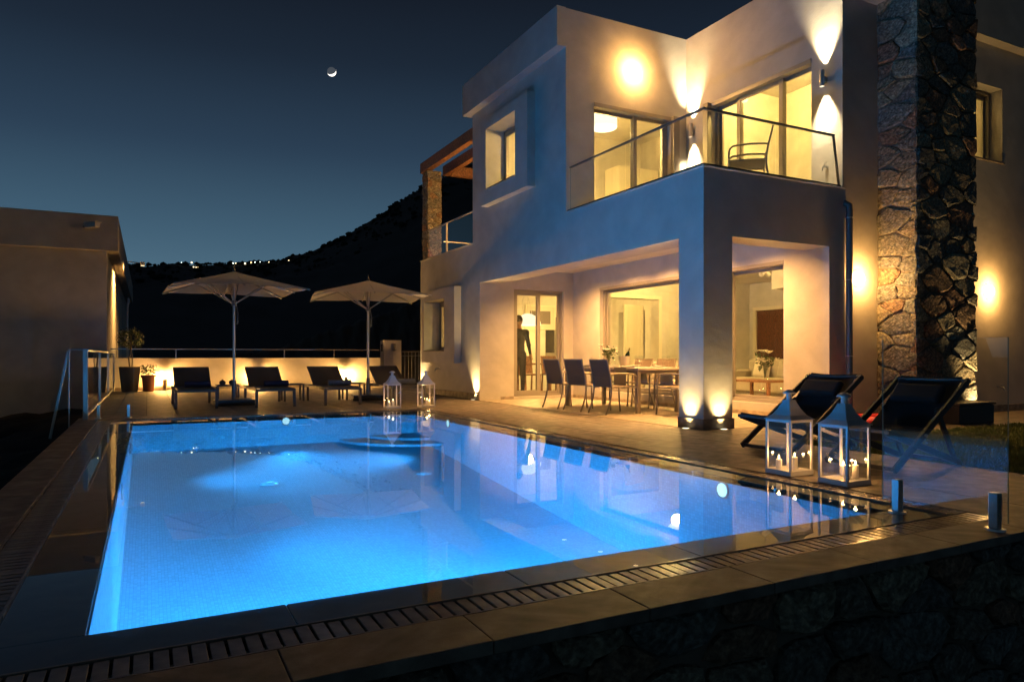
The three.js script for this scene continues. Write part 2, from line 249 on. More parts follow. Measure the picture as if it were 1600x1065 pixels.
// ---------------------------------------------------------------- pool, overflow rim, grating, coping
const floorAt = (z) => z > -5.5 ? -.95 : -.95 + (.50) * Math.min(1, (-5.5 - z) / (-5.5 - POOL.z0));
{
  const basin = thing('swimming_pool', 'glowing blue rectangular pool filled to its dark stone rim', 'pool'); const { x0, x1, z0, z1 } = POOL, b = -1.25;
  const fl = []; const NZ = 12;
  { const pos = [], idx = []; for (let j = 0; j <= NZ; j++) { const z = z1 + (z0 - z1) * j / NZ; pos.push(x0 - .05, floorAt(z), z, x1 + .05, floorAt(z), z); } for (let j = 0; j < NZ; j++) { const a = j * 2; idx.push(a, a + 1, a + 2, a + 1, a + 3, a + 2); } const g = new THREE.BufferGeometry(); g.setAttribute('position', new THREE.Float32BufferAttribute(pos, 3)); g.setIndex(idx); g.computeVertexNormals(); fl.push(g); }
  mesh('floor', fl, poolTile, basin);
  mesh('side_wall', [bx(x0 - .22, x0, b, -.02, z0 - .22, z1 + .22)], poolTile, basin);
  mesh('side_wall', [bx(x1, x1 + .17, b, -.02, z0 - .22, z1 + .22)], poolTile, basin);
  mesh('end_wall', [bx(x0, x1, b, -.02, z0 - .22, z0)], poolTile, basin);
  mesh('end_wall', [bx(x0, x1, b, -.02, z1, z1 + .22)], poolTile, basin);
  // round entry steps in the far corner by the house
  for (let k = 0; k < 2; k++) { const r = 1.3 - k * .5, y = floorAt(z0) + .04 * (k + 1); const s = new THREE.Shape(); s.moveTo(0, 0); s.absarc(0, 0, r, PI / 2, PI, false); s.lineTo(0, 0); const g = new THREE.ExtrudeGeometry(s, { depth: .04, bevelEnabled: false, curveSegments: 20 }).rotateX(PI / 2).translate(x1 - .001, y, z0 + .001); mesh('step', [g], poolTile, basin); }
  for (const [x, z] of [[1.35, -9.2], [3.35, -9.1], [2.95, -5.45]]) { const y = floorAt(z); mesh('floor_drain', [cyl(.11, .10, .018, x, y + .002, z, 24), cyl(.06, .05, .012, x, y + .02, z, 20)], M(.75, .8, .85, { roughness: .4 }), basin); }
  // stone rim just under the water
  const rimTop = -.014;
  const rimSlab = (a, c, d, e) => mesh('rim_slab', [rb(a, c, rimTop - .05, rimTop, d, e, .006)], rimMat, basin);
  const run = (a, c, step, f) => { const n = Math.max(1, Math.round((c - a) / step)); for (let k = 0; k < n; k++) f(a + (c - a) * k / n + .0015, a + (c - a) * (k + 1) / n - .0015, k, n); };
  run(RIM.x0, RIM.x1, .9, (a, c) => { rimSlab(a, c, z1, RIM.z1); rimSlab(a, c, RIM.z0, z0); });
  run(z0, z1, .9, (a, c) => { rimSlab(RIM.x0, x0, a, c); rimSlab(x1, RIM.x1, a, c); });
  // coping
  let k = 0; const slab = (a, c, d, e) => mesh('coping_slab', [rb(a, c, -.045, .002 + (k * 7 % 3) * .0006, d, e, .005)], copingMat[k++ % 3], basin);
  run(EDGE.x0, 8.2, .675, (a, c) => slab(a, c, GRATE.z1 + .002, EDGE.z1));
  run(-12.6, GRATE.z1, .675, (a, c) => slab(EDGE.x0, GRATE.x0 - .002, a, c));
  mesh('overflow_channel', [bx(GRATE.x0, RIM.x0, -.16, -.15, GRATE.z0, GRATE.z1), bx(RIM.x1, GRATE.x1, -.16, -.15, GRATE.z0, GRATE.z1), bx(RIM.x0, RIM.x1, -.16, -.15, RIM.z1, GRATE.z1), bx(RIM.x0, RIM.x1, -.16, -.15, GRATE.z0, RIM.z0)], gutterMat, basin);
  mesh('channel_wall', [bx(GRATE.x0 - .03, GRATE.x0 - .003, -.2, -.05, GRATE.z0, GRATE.z1), bx(GRATE.x1 + .003, GRATE.x1 + .03, -.2, -.05, GRATE.z0, GRATE.z1), bx(GRATE.x0, GRATE.x1, -.2, -.05, GRATE.z1 + .003, GRATE.z1 + .03), bx(GRATE.x0, GRATE.x1, -.2, -.05, GRATE.z0 - .03, GRATE.z0 - .003)], gutterMat, basin);
  // water: one level sheet over basin and rim
  const wm = struct('water', new THREE.PlaneGeometry(RIM.x1 - RIM.x0 - .002, RIM.z1 - RIM.z0 - .002, 1, 1).rotateX(-PI / 2).translate((RIM.x0 + RIM.x1) / 2, -.008, (RIM.z0 + RIM.z1) / 2), waterMat); void wm;
  // grating: stone-coloured bars in panels between thin rails
  const grate = (label, horizontal, from, to, lo, hi, most) => {
    const t = thing('overflow_grating', label, 'grating', [0, 0, 0], 0, 'pool overflow gratings');
    const g1 = horizontal ? rb(-.0235, .0235, -.022, .0, lo + .012, hi - .012, .004) : rb(lo + .012, hi - .012, -.022, .0, -.0235, .0235, .004), geo = boxUV(g1), P = .0555;
    const n = Math.floor(Math.abs(to - from) / P), rest = [];
    for (let i = 0; i < n; i++) {
      const c = from + Math.sign(to - from) * (i + .5) * P, dy = -.002 - (i * 13 % 7) * .0005;
      if (i < most) { const m = new THREE.Mesh(geo, slatMat[(i * 7 + (i >> 3)) % 3]); m.name = 'slat'; m.position.set(horizontal ? c : 0, dy, horizontal ? 0 : c); m.castShadow = m.receiveShadow = true; t.add(m); }
      else rest.push(geo.clone().translate(horizontal ? c : 0, dy, horizontal ? 0 : c));
    }
    if (rest.length) mesh('far_slats', rest, slatMat[0], t).userData.kind = 'stuff';
    const a = Math.min(from, to), b2 = Math.max(from, to);
    for (const e of [lo, hi - .010]) mesh('edge_rail', [horizontal ? bx(a, b2, -.02, .001, e, e + .010) : bx(e, e + .010, -.02, .001, a, b2)], slatMat[2], t);
  };
  grate('stone overflow grating along the near end of the pool', true, GRATE.x0, GRATE.x1, RIM.z1 + .002, GRATE.z1 - .002, 110);
  grate('stone overflow grating along the left side of the pool', false, RIM.z1, GRATE.z0, GRATE.x0 + .002, RIM.x0 - .002, 90);
  grate('stone overflow grating beside the candle lanterns, on the house side', false, RIM.z1, GRATE.z0, RIM.x1 + .002, GRATE.x1 - .002, 60);
  grate('stone overflow grating at the far end of the pool below the sunbeds', true, RIM.x0, RIM.x1, GRATE.z0 + .002, RIM.z0 - .002, 0);
}
// underwater lamps
function poolLamp(label, pos, dir, power, to, ang) {
  const t = thing('pool_lamp', label, 'lamp', pos, Math.atan2(dir[0], dir[2]), 'underwater pool lamps');
  mesh('bezel', [new THREE.TorusGeometry(.062, .008, 8, 24).translate(0, 0, .008)], steel, t);
  mesh('lens', [new THREE.SphereGeometry(.25, 24, 8, 0, 2 * PI, 0, .24).rotateX(PI / 2).translate(0, 0, -.235)], glow(new THREE.Color().setRGB(.45, .85, 1), 2.0), t);
  spot(t, POOLBLUE, power, [0, 0, .04], to, ang, .85, 3);
}
poolLamp('round underwater lamp in the far pool wall below the sunbeds', [1.95, -.08, POOL.z0], [0, 0, 1], 24, [0, .05, 3], .80);
poolLamp('round underwater lamp by the curved steps in the far corner of the pool', [POOL.x1, -.08, -10.05], [-1, 0, 0], 26, [0, .05, 3], .85);
poolLamp('round underwater lamp in the pool wall near the candle lanterns', [POOL.x1, -.12, -4.25], [-1, 0, 0], 75, [0, -.6, 3], 1.0);
poolLamp('round underwater lamp in the left pool wall, nearer to the camera', [POOL.x0, -.14, -6.5], [1, 0, 0], 40, [0, .8, 3], .95);
poolLamp('round underwater lamp in the left pool wall, farther from the camera', [POOL.x0, -.14, -9.5], [1, 0, 0], 31, [0, .8, 3], .95);
poolLamp('round underwater lamp in the near pool wall, left of its pair', [.85, -.22, POOL.z1], [0, 0, -1], 150, [0, -.95, 3], .56);
poolLamp('round underwater lamp in the near pool wall, right of its pair', [3.05, -.22, POOL.z1], [0, 0, -1], 150, [0, -.95, 3], .56);

// ---------------------------------------------------------------- paved ground
{
  const dk = new THREE.Group(); dk.name = 'pavement'; dk.userData.kind = 'structure'; scene.add(dk);
  mesh('bedding', [bx(GRATE.x1 + .03, 20, -.4, -.05, -2.16, -22), bx(EDGE.x0 + .01, GRATE.x1, -.4, -.05, -12.1, -22)], earth, dk);
  let k = 0; const pv = [paving, paving2, paving3];
  const slabs = (xs, z0, z1, n, parent = dk) => { for (let i = 0; i < xs.length - 1; i++) for (let j = 0; j < n; j++) { const a = z0 + (z1 - z0) * j / n, b = z0 + (z1 - z0) * (j + 1) / n; const h = (k * 5 % 4) * .0007; mesh('paving_slab', [rb(xs[i] + .002, xs[i + 1] - .002, -.05, h, a + .002, b - .002, .004)], pv[(k * 5 + (k >> 2)) % 3], parent); k++; } };
  slabs([GRATE.x1 + .003, 4.95, 5.64, XF - .035], GRATE.z1, -12.06, 10);
  slabs([XF - .035, 7.2, 8.1, 9.0, 10, 11, 12.2, 13.4, 14.6, 16], -5.52, ZF + .02, 1);
  // ribbed planks of the sunbed terrace
  let x = EDGE.x0 + .02; let i = 0; while (x < XF - .1) { const w = .4475; mesh('deck_plank', [rb(x + .003, Math.min(x + w, XF - .04) - .003, -.05, (i * 3 % 4) * .0006, -21.98, -12.64, .003)], deckMat, dk); x += w; i++; }
  slabs([GRATE.x0, .3, 1.25, 2.2, 3.15, 4.1, 5.2, XF - .035], -12.635, -12.058, 1);
  mesh('paving_slab', [rb(XF - .03, 9, -.05, -.001, -22, ZL - .02, .004)], paving2, dk);
}
{ // lawn
  const lw = struct('lawn', [bx(6.30, 20, -.04, -.004, -5.515, -2.4)], grassMat); void lw;
  const b = new THREE.BufferGeometry(); b.setAttribute('position', new THREE.Float32BufferAttribute([-.004, 0, 0, .004, 0, 0, -.0028, .022, .004, .0028, .022, .004, 0, .042, .014], 3)); b.setIndex([0, 1, 2, 1, 3, 2, 2, 3, 4]); b.computeVertexNormals();
  const N = 60000, im = new THREE.InstancedMesh(b, bladeMat, N), m4 = new THREE.Matrix4(), q = new THREE.Quaternion(), e = new THREE.Euler(), c = new THREE.Color();
  for (let i = 0; i < N; i++) { e.set(rnd(-.5, .5), rnd(0, 6.28), rnd(-.5, .5)); q.setFromEuler(e); const s = rnd(.6, 1.5), x = 6.3 + 7.5 * Math.pow(rnd(), 1.3), z = rnd(-5.5, -2.42); m4.compose(V(x, -.006, z), q, V(s * 1.3, s, s)); im.setMatrixAt(i, m4); const t = .7 + .4 * rnd() + .25 * n2(x * 1.5, z * 1.5); im.setColorAt(i, c.setRGB(t * (1 + .35 * rnd()), t, t * .8)); }
  im.name = 'grass'; im.userData = { kind: 'stuff', label: 'short green grass blades of the lawn beside the house', category: 'grass' }; im.castShadow = im.receiveShadow = true; scene.add(im);
}

// ---------------------------------------------------------------- rubble stonework
const stoneMats = [[.36, .27, .18], [.42, .33, .22], [.30, .24, .18], [.24, .20, .16], [.34, .19, .11], [.40, .20, .12], [.27, .25, .22], [.46, .37, .25], [.22, .19, .17]].map((c) => M(c[0] * 1.25 + .05, c[1] * 1.3 + .06, c[2] * 1.25 + .05, { roughness: .88, map: rockTone, bumpMap: roughRock, bumpScale: .02 }));
const mortar = M(.20, .165, .125, { roughness: 1, bumpMap: roughRock, bumpScale: .01 });
function cells(w, h, max, min) { // uneven polygons that fill a rectangle; stones lie flat rather than upright
  const Y = 1.75, pts = [], tries = 900 * Math.max(1, w * h);
  for (let i = 0; i < tries; i++) { const p = [rnd(0, w), rnd(0, h), rnd(min, max) * .5]; if (pts.every((q) => Math.hypot(p[0] - q[0], (p[1] - q[1]) * Y) > p[2] + q[2])) pts.push(p); }
  return pts.map((p) => {
    let poly = [[0, 0], [w, 0], [w, h], [0, h]];
    for (const q of pts) {
      if (q === p) continue; const dx = q[0] - p[0], dy = (q[1] - p[1]) * Y * Y, D = dx * dx + dy * dy / (Y * Y); if (D > (max * 2.4) ** 2) continue;
      const c = (q[0] * q[0] - p[0] * p[0] + (q[1] * q[1] - p[1] * p[1]) * Y * Y + p[2] * p[2] - q[2] * q[2]) / 2, f = (v) => v[0] * dx + v[1] * dy - c, out = [];
      for (let i = 0; i < poly.length; i++) { const A = poly[i], B = poly[(i + 1) % poly.length], a = f(A), b = f(B); if (a <= 0) out.push(A); if ((a < 0 && b > 0) || (a > 0 && b < 0)) { const t = a / (a - b); out.push([A[0] + (B[0] - A[0]) * t, A[1] + (B[1] - A[1]) * t]); } }
      poly = out; if (poly.length < 3) break;
    }
    return poly;
  }).filter((p) => p.length > 2);
}
function stoneGeo(poly, joint, depth) { // an uneven block, its face towards +z
  let cx = 0, cy = 0; for (const [x, y] of poly) { cx += x / poly.length; cy += y / poly.length; }
  let per = 0; poly.forEach((a, i) => { const b = poly[(i + 1) % poly.length]; per += Math.hypot(a[0] - b[0], a[1] - b[1]); });
  const o = [], N0 = 10; // walk round the outline, rounding the corners a little
  poly.forEach((a, i) => { const b = poly[(i + 1) % poly.length], l = Math.hypot(a[0] - b[0], a[1] - b[1]), n = Math.max(1, Math.round(l / per * N0)); for (let k = 0; k < n; k++) { const t = (k + .5) / n; o.push([a[0] + (b[0] - a[0]) * t, a[1] + (b[1] - a[1]) * t]); if (k === n - 1 && n > 1) o.push([b[0] + (cx - b[0]) * .05, b[1] + (cy - b[1]) * .05]); } });
  const r = per / 6.28, N = o.length, pos = [], idx = [], d1 = depth * rnd(.5, 1), d2 = d1 + depth * rnd(.1, .4), tx = rnd(-.3, .3), ty = rnd(-.3, .3), j = r * .045;
  const inn = o.map(([x, y]) => { const l = Math.hypot(x - cx, y - cy) || 1, k = 1 - joint / l; return [(x - cx) * k + rnd(-j, j), (y - cy) * k + rnd(-j, j)]; });
  for (const [u, v] of inn) pos.push(cx + u, cy + v, -.04);
  for (const [u, v] of inn) pos.push(cx + u, cy + v, d1 * rnd(.75, 1.1));
  for (const [u, v] of inn) { const k = rnd(.74, .9); pos.push(cx + u * k, cy + v * k, d2 + (u * tx + v * ty) / r * depth * .6 + rnd(-.12, .12) * depth); }
  pos.push(cx + rnd(-.2, .2) * r, cy + rnd(-.2, .2) * r, d2 * rnd(.9, 1.15));
  for (let i = 0; i < N; i++) { const k = (i + 1) % N; idx.push(i, k, N + i, k, N + k, N + i, N + i, N + k, 2 * N + i, N + k, 2 * N + k, 2 * N + i, 2 * N + i, 2 * N + k, 3 * N); }
  const g = new THREE.BufferGeometry(); g.setAttribute('position', new THREE.Float32BufferAttribute(pos, 3)); g.setIndex(idx); const f = g.toNonIndexed(); f.computeVertexNormals(); return boxUV(f);
}
function stoneFace(parent, w, h, pos, turn, max, min, depth, joint = .008) {
  for (const p of cells(w, h, max, min)) { const m = new THREE.Mesh(stoneGeo(p, joint, depth).rotateY(turn).translate(...pos), stoneMats[Math.floor(rnd() * stoneMats.length)]); m.name = 'stone'; m.castShadow = m.receiveShadow = true; parent.add(m); }
}

// ---------------------------------------------------------------- villa
const villa = thing('villa', 'two storey white rendered villa with covered terrace, glass balcony and stone pier', 'house');
const shp = (pts, holes = []) => { const s = new THREE.Shape(pts.map(([a, b]) => new THREE.Vector2(a, b))); for (const [a0, b0, a1, b1] of holes) s.holes.push(new THREE.Path([[a0, b0], [a0, b1], [a1, b1], [a1, b0]].map(([a, b]) => new THREE.Vector2(a, b)))); return s; };
// wall in a plane x = x0, going th towards +x; outline and holes in (z, y)
const wallX = (name, pts, holes, x0, th, m = plaster, parent = villa) => mesh(name, [new THREE.ExtrudeGeometry(shp(pts.map(([z, y]) => [-z, y]), holes.map(([z0, y0, z1, y1]) => [-z1, y0, -z0, y1])), { depth: th, bevelEnabled: false }).rotateY(PI / 2).translate(x0, 0, 0)], m, parent);
// wall in a plane z = z0, going th towards -z; outline and holes in (x, y)
const wallZ = (name, pts, holes, z0, th, m = plaster, parent = villa) => mesh(name, [new THREE.ExtrudeGeometry(shp(pts, holes), { depth: th, bevelEnabled: false }).translate(0, 0, z0 - th)], m, parent);
const rect = (a, b, c, d) => [[a, b], [c, b], [c, d], [a, d]];
const UW = { z0: -13.13, z1: -11.83, y0: 4.35, y1: 5.59 }, LW = { z0: -16.77, z1: -15.42, y0: 1.06, y1: 2.30 };
wallX('facade', [[ZL, 0], [ZT, 0], [ZT, SOFFIT], [-7.39, SOFFIT], [-7.39, 0], [ZF, 0], [ZF, KERB - .02], [ZU, KERB - .02], [ZU, TOP], [ZUL, TOP], [ZUL, 3.40], [ZL, 3.40]], [[UW.z0, UW.y0, UW.z1, UW.y1], [LW.z0, LW.y0, LW.z1, LW.y1]], XF, TH);
wallZ('front_wall', [[XF + TH, SOFFIT], [XB, SOFFIT], [XB, 0], [16, 0], [16, TOP], [XC, TOP], [XC, KERB - .02], [XF + TH, KERB - .02]], [[11.9, 4.26, 13.04, 5.52]], ZF, .45);
// terrace
mesh('terrace_floor', [bx(XF - .03, XB + .3, -.06, .004, ZF + .02, ZT)], terraceFloor, villa);
mesh('terrace_ceiling', [bx(XF + TH, XB + .3, CEIL, 3.18, ZF - .45, ZT)], innerWall, villa);
wallX('terrace_back_wall', rect(-7.37, 0, ZT, CEIL), [[-12.71, .2, -7.74, 2.42]], XB, .3);
wallZ('terrace_end_wall', rect(XF + TH, 0, XB, CEIL), [[7.156, .06, 8.44, 2.42]], ZT, .3);
mesh('terrace_skirting', [bx(XF + TH + .005, 7.15, .004, .07, ZT, ZT + .012), bx(8.45, XB - .013, .004, .07, ZT, ZT + .012), bx(XB - .012, XB, .004, .07, ZT + .013, -6.93)], terraceFloor, villa);
// balcony walls
wallZ('balcony_side_wall', rect(XF + TH, 3.18, XC, TOP), [[6.90, 3.26, 8.60, 5.36]], ZU, .3);
wallX('balcony_back_wall', rect(-7.37, 3.18, ZU, TOP), [[-9.60, 3.26, -7.46, 5.47]], XC, .3);
mesh('balcony_floor', [bx(XF + TH, XC, 3.18, 3.24, -7.37, ZU)], terraceFloor, villa);
mesh('balcony_kerb', [rb(XF - .02, XF + .16, KERB - .02, KERB, ZU + .005, ZF + .02, .006), rb(XF + .16, XC + .06, KERB - .021, KERB - .001, ZF - .16, ZF + .02, .006)], plaster, villa);
// roof edges
mesh('parapet', [bx(XF - .175, XF, 6.21, TOP + .012, ZU, ZUL + .02), bx(XF - .175, XF + 5, 6.21, TOP + .011, ZUL + .02, ZUL - .155)], plaster, villa);
mesh('parapet', [bx(XC, 16, 6.21, 7.1, ZF, ZF + .175)], plaster, villa);
mesh('roof', [bx(XF + TH, 16, 6.2, 6.5, ZU - .3, -14.15), bx(XC + .3, 16, 6.2, 6.5, ZF - .45, ZU - .3)], innerWall, villa);
// rooms: floors, partitions, ceilings
mesh('room_floor', [bx(XB + .3, 16, -.06, .03, ZF - .45, -17.2), bx(XF + TH, XB + .3, -.06, .031, ZT - .3, -17.2)], terraceFloor, villa);
mesh('upper_floor', [bx(XF + TH, 16, CEIL + .001, 3.18, ZT, -17.3), bx(XB + .3, 16, CEIL, 3.18, ZF - .45, ZT)], innerWall, villa);
wallX('outer_wall', rect(ZF, 0, -17.4, TOP), [], 15.6, .4, innerWall);
wallZ('outer_wall', rect(XF + TH, 0, 15.6, CEIL), [[9.9, .95, 10.75, 2.05]], -17.15, .32, innerWall);
wallZ('outer_wall', rect(XF + TH, 3.18, 15.6, 6.2), [], -14.15, .3, innerWall);
wallZ('living_room_wall', rect(XB + .3, .03, 15.6, CEIL), [[9.05, .03, 11.17, 2.34]], ZT - .02, .28, innerWall);
wallX('dining_room_wall', rect(ZT - .3, .03, -17.15, CEIL), [[-16.6, .03, -15.4, 2.2]], 12.0, .2, innerWall);
wallX('living_room_wall', rect(ZF - .45, .03, ZT, CEIL), [], 14.2, .2, innerWall);
wallX('bedroom_wall', rect(ZU - .3, 3.18, -14.15, 6.2), [], 10.9, .2, innerWall);
wallZ('bedroom_wall', rect(XC + .3, 3.18, 15.6, 6.2), [], ZU - .02, .25, innerWall);
wallX('bedroom_wall', rect(ZF - .45, 3.18, ZU, 6.2), [], 11.4, .2, innerWall);
// stair bulkhead and beam inside the living room
mesh('stair_bulkhead', [bx(12.2, 14.2, 2.42, CEIL, -11.2, -9.2), bx(12.9, 14.2, 2.12, 2.42, -11.2, -10.2)], innerWall, villa);
mesh('inner_door', [rb(14.13, 14.2, .03, 2.12, -13.45, -12.55, .01)], doorBrown, villa);
mesh('inner_door_frame', [bx(14.10, 14.2, .03, 2.22, -13.57, -13.46), bx(14.10, 14.2, .03, 2.22, -12.54, -12.43), bx(14.10, 14.2, 2.13, 2.22, -13.46, -12.54)], creamPaint, villa);
{ // panel door standing open beyond the wide opening
  const d = sub('panel_door', villa, [11.12, .03, -14.35], .35); mesh('leaf', [rb(-.85, 0, 0, 2.18, -.02, .02, .004)], creamPaint, d);
  for (const [y0, y1] of [[.15, .95], [1.1, 2.02]]) for (const [a, b, c, e] of [[-.75, -.72, y0, y1], [-.13, -.10, y0, y1], [-.72, -.13, y0, y0 + .03], [-.72, -.13, y1 - .03, y1]]) mesh('moulding', [bx(a, b, c, e, .02, .032)], creamPaint, d);
  mesh('handle', [bar([-.79, 1.05, .05], [-.68, 1.05, .05], .018), bar([-.79, 1.05, .02], [-.79, 1.05, .05], .018)], steel, d);
  mesh('opening_trim', [bx(9.05, 9.13, .03, 2.42, ZT - .02, ZT + .01), bx(11.17, 11.26, .03, 2.42, ZT - .02, ZT + .01), bx(9.13, 11.17, 2.34, 2.42, ZT - .02, ZT + .01)], creamPaint, villa);
}
// windows. u runs left to right as seen from outside, z is outwards
function win(name, pos, turn, w, h, sashes, fr = .055, label) {
  const g = sub(name, villa, pos, turn); if (label) g.userData.label = label;
  mesh('frame', [rb(0, fr, 0, h, -.05, .05, .004), rb(w - fr, w, 0, h, -.05, .05, .004), rb(fr, w - fr, 0, fr, -.05, .05, .004), rb(fr, w - fr, h - fr, h, -.05, .05, .004)], frameMat, g);
  for (const [a, b, off, sw = .07] of sashes) {
    const y0 = fr, y1 = h - fr;
    mesh('sash', [rb(a, a + sw, y0, y1, off - .022, off + .022, .005), rb(b - sw, b, y0, y1, off - .022, off + .022, .005), rb(a + sw, b - sw, y0, y0 + sw, off - .021, off + .021, .005), rb(a + sw, b - sw, y1 - sw, y1, off - .021, off + .021, .005)], frameMat, g);
    mesh('pane', new THREE.PlaneGeometry(b - a - 2 * sw + .02, y1 - y0 - 2 * sw + .02).translate((a + b) / 2, (y0 + y1) / 2, off), glass, g);
  }
  return g;
}
const faceX = -PI / 2;                                             // a window that looks towards -x
win('terrace_window', [XB + .14, .2, -12.71], faceX, 4.97, 2.22, [[.05, 2.62, -.03, .05], [2.54, 3.80, .03, .07], [3.74, 4.92, -.03, .05]], .06, 'wide sliding window between terrace and living room');
win('terrace_door', [7.156, .06, ZT - .12], 0, 1.284, 2.36, [[.03, .70, .035, .085], [.64, 1.25, -.035, .06]], .04, 'glazed sliding door at the end of the terrace');
win('balcony_window', [6.90, 3.26, ZU - .14], 0, 1.70, 2.10, [[.05, .98, -.03, .06], [.92, 1.65, .03, .075]], .055, 'sliding bedroom window under the round lamp');
win('balcony_window', [XC + .14, 3.26, -9.60], faceX, 2.14, 2.21, [[.05, .58, -.03, .06], [.52, 1.52, .035, .08], [1.44, 2.09, -.03, .06]], .055, 'sliding window behind the balcony chair');
win('upper_window', [XF + .30, UW.y0, UW.z0], faceX, UW.z1 - UW.z0, UW.y1 - UW.y0, [[.03, .68, .02], [.62, 1.27, -.03]], .05);
win('lower_window', [XF + .30, LW.y0, LW.z0], faceX, LW.z1 - LW.z0, LW.y1 - LW.y0, [[.03, .70, .02], [.65, 1.32, -.03]], .05);
win('side_window', [11.9, 4.26, ZF - .25], 0, 1.14, 1.26, [[.03, .60, .02], [.55, 1.11, -.03]], .05);
win('kitchen_window', [9.9, .95, -17.3], 0, .85, 1.10, [[.03, .43, 0, .05], [.42, .82, 0, .05]], .04);
mesh('night_blind', [bx(9.85, 10.8, .9, 2.1, -17.62, -17.60)], M(.03, .03, .03), villa);
// roller shutter rails and boxes at the sliding windows
mesh('shutter_box', [rb(XB - .012, XB + .1, 2.36, 2.42, -12.71, -7.74, .006)], frameMat, villa);
mesh('shutter_box', [rb(6.90, 8.60, 5.29, 5.36, ZU - .1, ZU + .014, .006)], frameMat, villa);
mesh('shutter_box', [rb(XC - .014, XC + .1, 5.40, 5.47, -9.60, -7.46, .006)], frameMat, villa);
mesh('shutter_rail', [rb(8.60, 8.74, 3.24, 5.36, ZU, ZU + .09, .006)], taupeMetal, villa);
mesh('shutter_rail', [rb(XC - .10, XC, 3.24, 5.47, -9.72, -9.60, .006)], frameMat, villa);
// projecting window surrounds
for (const [w, z0, z1, y0, y1] of [[UW, -13.38, -11.345, 4.06, 5.80], [LW, -16.95, -14.805, .79, 2.54]]) {
  const f = .165; wallX('window_surround', rect(z0, y0, z1, y1), [[w.z0, w.y0, w.z1, w.y1]], XF - f, f);
  mesh('window_sill', [rb(XF - f - .02, XF + .26, w.y0 - .0, w.y0 + .022, w.z0, w.z1, .004)], plinthMat, villa);
}
mesh('window_sill', [rb(11.88, 13.07, 4.235, 4.262, ZF - .2, ZF + .03, .004)], plinthMat, villa);
// plinth
mesh('plinth', [rb(XF - .022, XF, 0, .14, ZL - .02, ZT - .002, .006), rb(XF - .022, XF, 0, .14, -7.39, ZF + .0225, .006), rb(XF + .001, XF + TH + .02, 0, .14, ZF, ZF + .022, .006), rb(XB + .01, 16, 0, .12, ZF, ZF + .018, .006)], plinthMat, villa);
// glass balustrade of the balcony
{
  const g = sub('balcony_balustrade', villa), y0 = KERB - .01, y1 = 4.13, x = XF + .05, z = ZF - .05;
  for (const [a, b] of [[ZU + .06, -8.66], [-8.64, z - .01]]) mesh('glass_panel', new THREE.PlaneGeometry(b - a, y1 - y0).rotateY(-PI / 2).translate(x, (y0 + y1) / 2, (a + b) / 2), glass, g);
  for (const [a, b] of [[x + .01, 7.66], [7.68, XC - .12]]) mesh('glass_panel', new THREE.PlaneGeometry(b - a, y1 - y0).translate((a + b) / 2, (y0 + y1) / 2, z), glass, g);
  mesh('handrail', [rb(x - .022, x + .022, y1, y1 + .028, ZU + .06, z + .022, .008), rb(x + .022, XC - .12, y1 - .0005, y1 + .0275, z - .022, z + .022, .008)], greyMetal, g);
  mesh('channel', [rb(x - .03, x + .03, KERB, KERB + .035, ZU + .01, z + .03, .004), rb(x + .03, XC, KERB - .001, KERB + .034, z - .03, z + .03, .004)], blackMetal, g);
  mesh('end_post', [bar([XC - .13, y1, z], [XC - .01, KERB, z], .05, .014)], taupeMetal, g);
  mesh('end_post', [bx(x - .006, x + .006, y0, y1, ZU + .06, ZU + .066)], edgeGlass, g);
}
// side balcony with pergola and stone post
{
  const g = sub('side_balustrade', villa), x = XF + .07, y0 = 3.42, y1 = 4.13;
  for (const [a, b] of [[ZL + .02, -15.85], [-15.83, ZUL - .02]]) mesh('glass_panel', new THREE.PlaneGeometry(b - a, y1 - y0).rotateY(-PI / 2).translate(x, (y0 + y1) / 2, (a + b) / 2), glass, g);
  mesh('handrail', [rb(x - .02, x + .02, y1, y1 + .028, ZL, ZUL, .006)], alu, g);
  mesh('post', [rb(x - .02, x + .02, 3.4, y1, -15.86, -15.82, .004)], alu, g);
  mesh('end_rail', [rb(6.95, 9, 3.95, 3.985, -17.43, -17.40, .006), rb(8.1, 8.14, 3.4, 3.95, -17.43, -17.40, .006)], alu, g);
  mesh('balcony_floor', [bx(XF + TH, 11, 3.19, 3.40, ZUL - .3, ZL)], terraceFloor, villa);
  mesh('balcony_edge', [rb(XF - .015, XF + .2, 3.401, 3.425, ZL - .01, ZUL - .001, .005)], plaster, villa);
  mesh('pergola_beam', [rb(XF + .02, XF + .18, 5.72, 5.98, ZL - .1, ZUL, .01)], timber, villa);
  mesh('pergola_beam', [rb(XF + .62, XF + .78, 5.72, 5.97, ZL - .02, ZUL, .01)], timber, villa);
  mesh('pergola_beam', [rb(XF + .78, 10.5, 5.70, 5.96, ZL + .05, ZL + .21, .01)], timber, villa);
  const p = sub('stone_post', villa), px = XF + .03, pz = -17.06, w = .42, d = .44;
  mesh('core', [bx(px + .03, px + w - .03, 3.0, 5.715, pz - d + .03, pz - .03)], mortar, p);
  stoneFace(p, w - .02, 2.66, [px + .01, 3.05, pz - .05], 0, .32, .15, .04);
  stoneFace(p, d - .02, 2.66, [px + .05, 3.05, pz - d + .01], -PI / 2, .32, .15, .04);
}
// stone pier
{
  const p = sub('stone_pier', villa), h = 7.6;
  mesh('core', [bx(XP + .045, XR - .045, 0, h + .02, ZF + .001, ZP - .045)], mortar, p);
  stoneFace(p, ZP - ZF - .005, h, [XP + .055, 0, ZF], -PI / 2, .60, .26, .045);
  stoneFace(p, XR - XP - .01, h, [XP + .005, 0, ZP - .055], 0, .70, .28, .05);
}
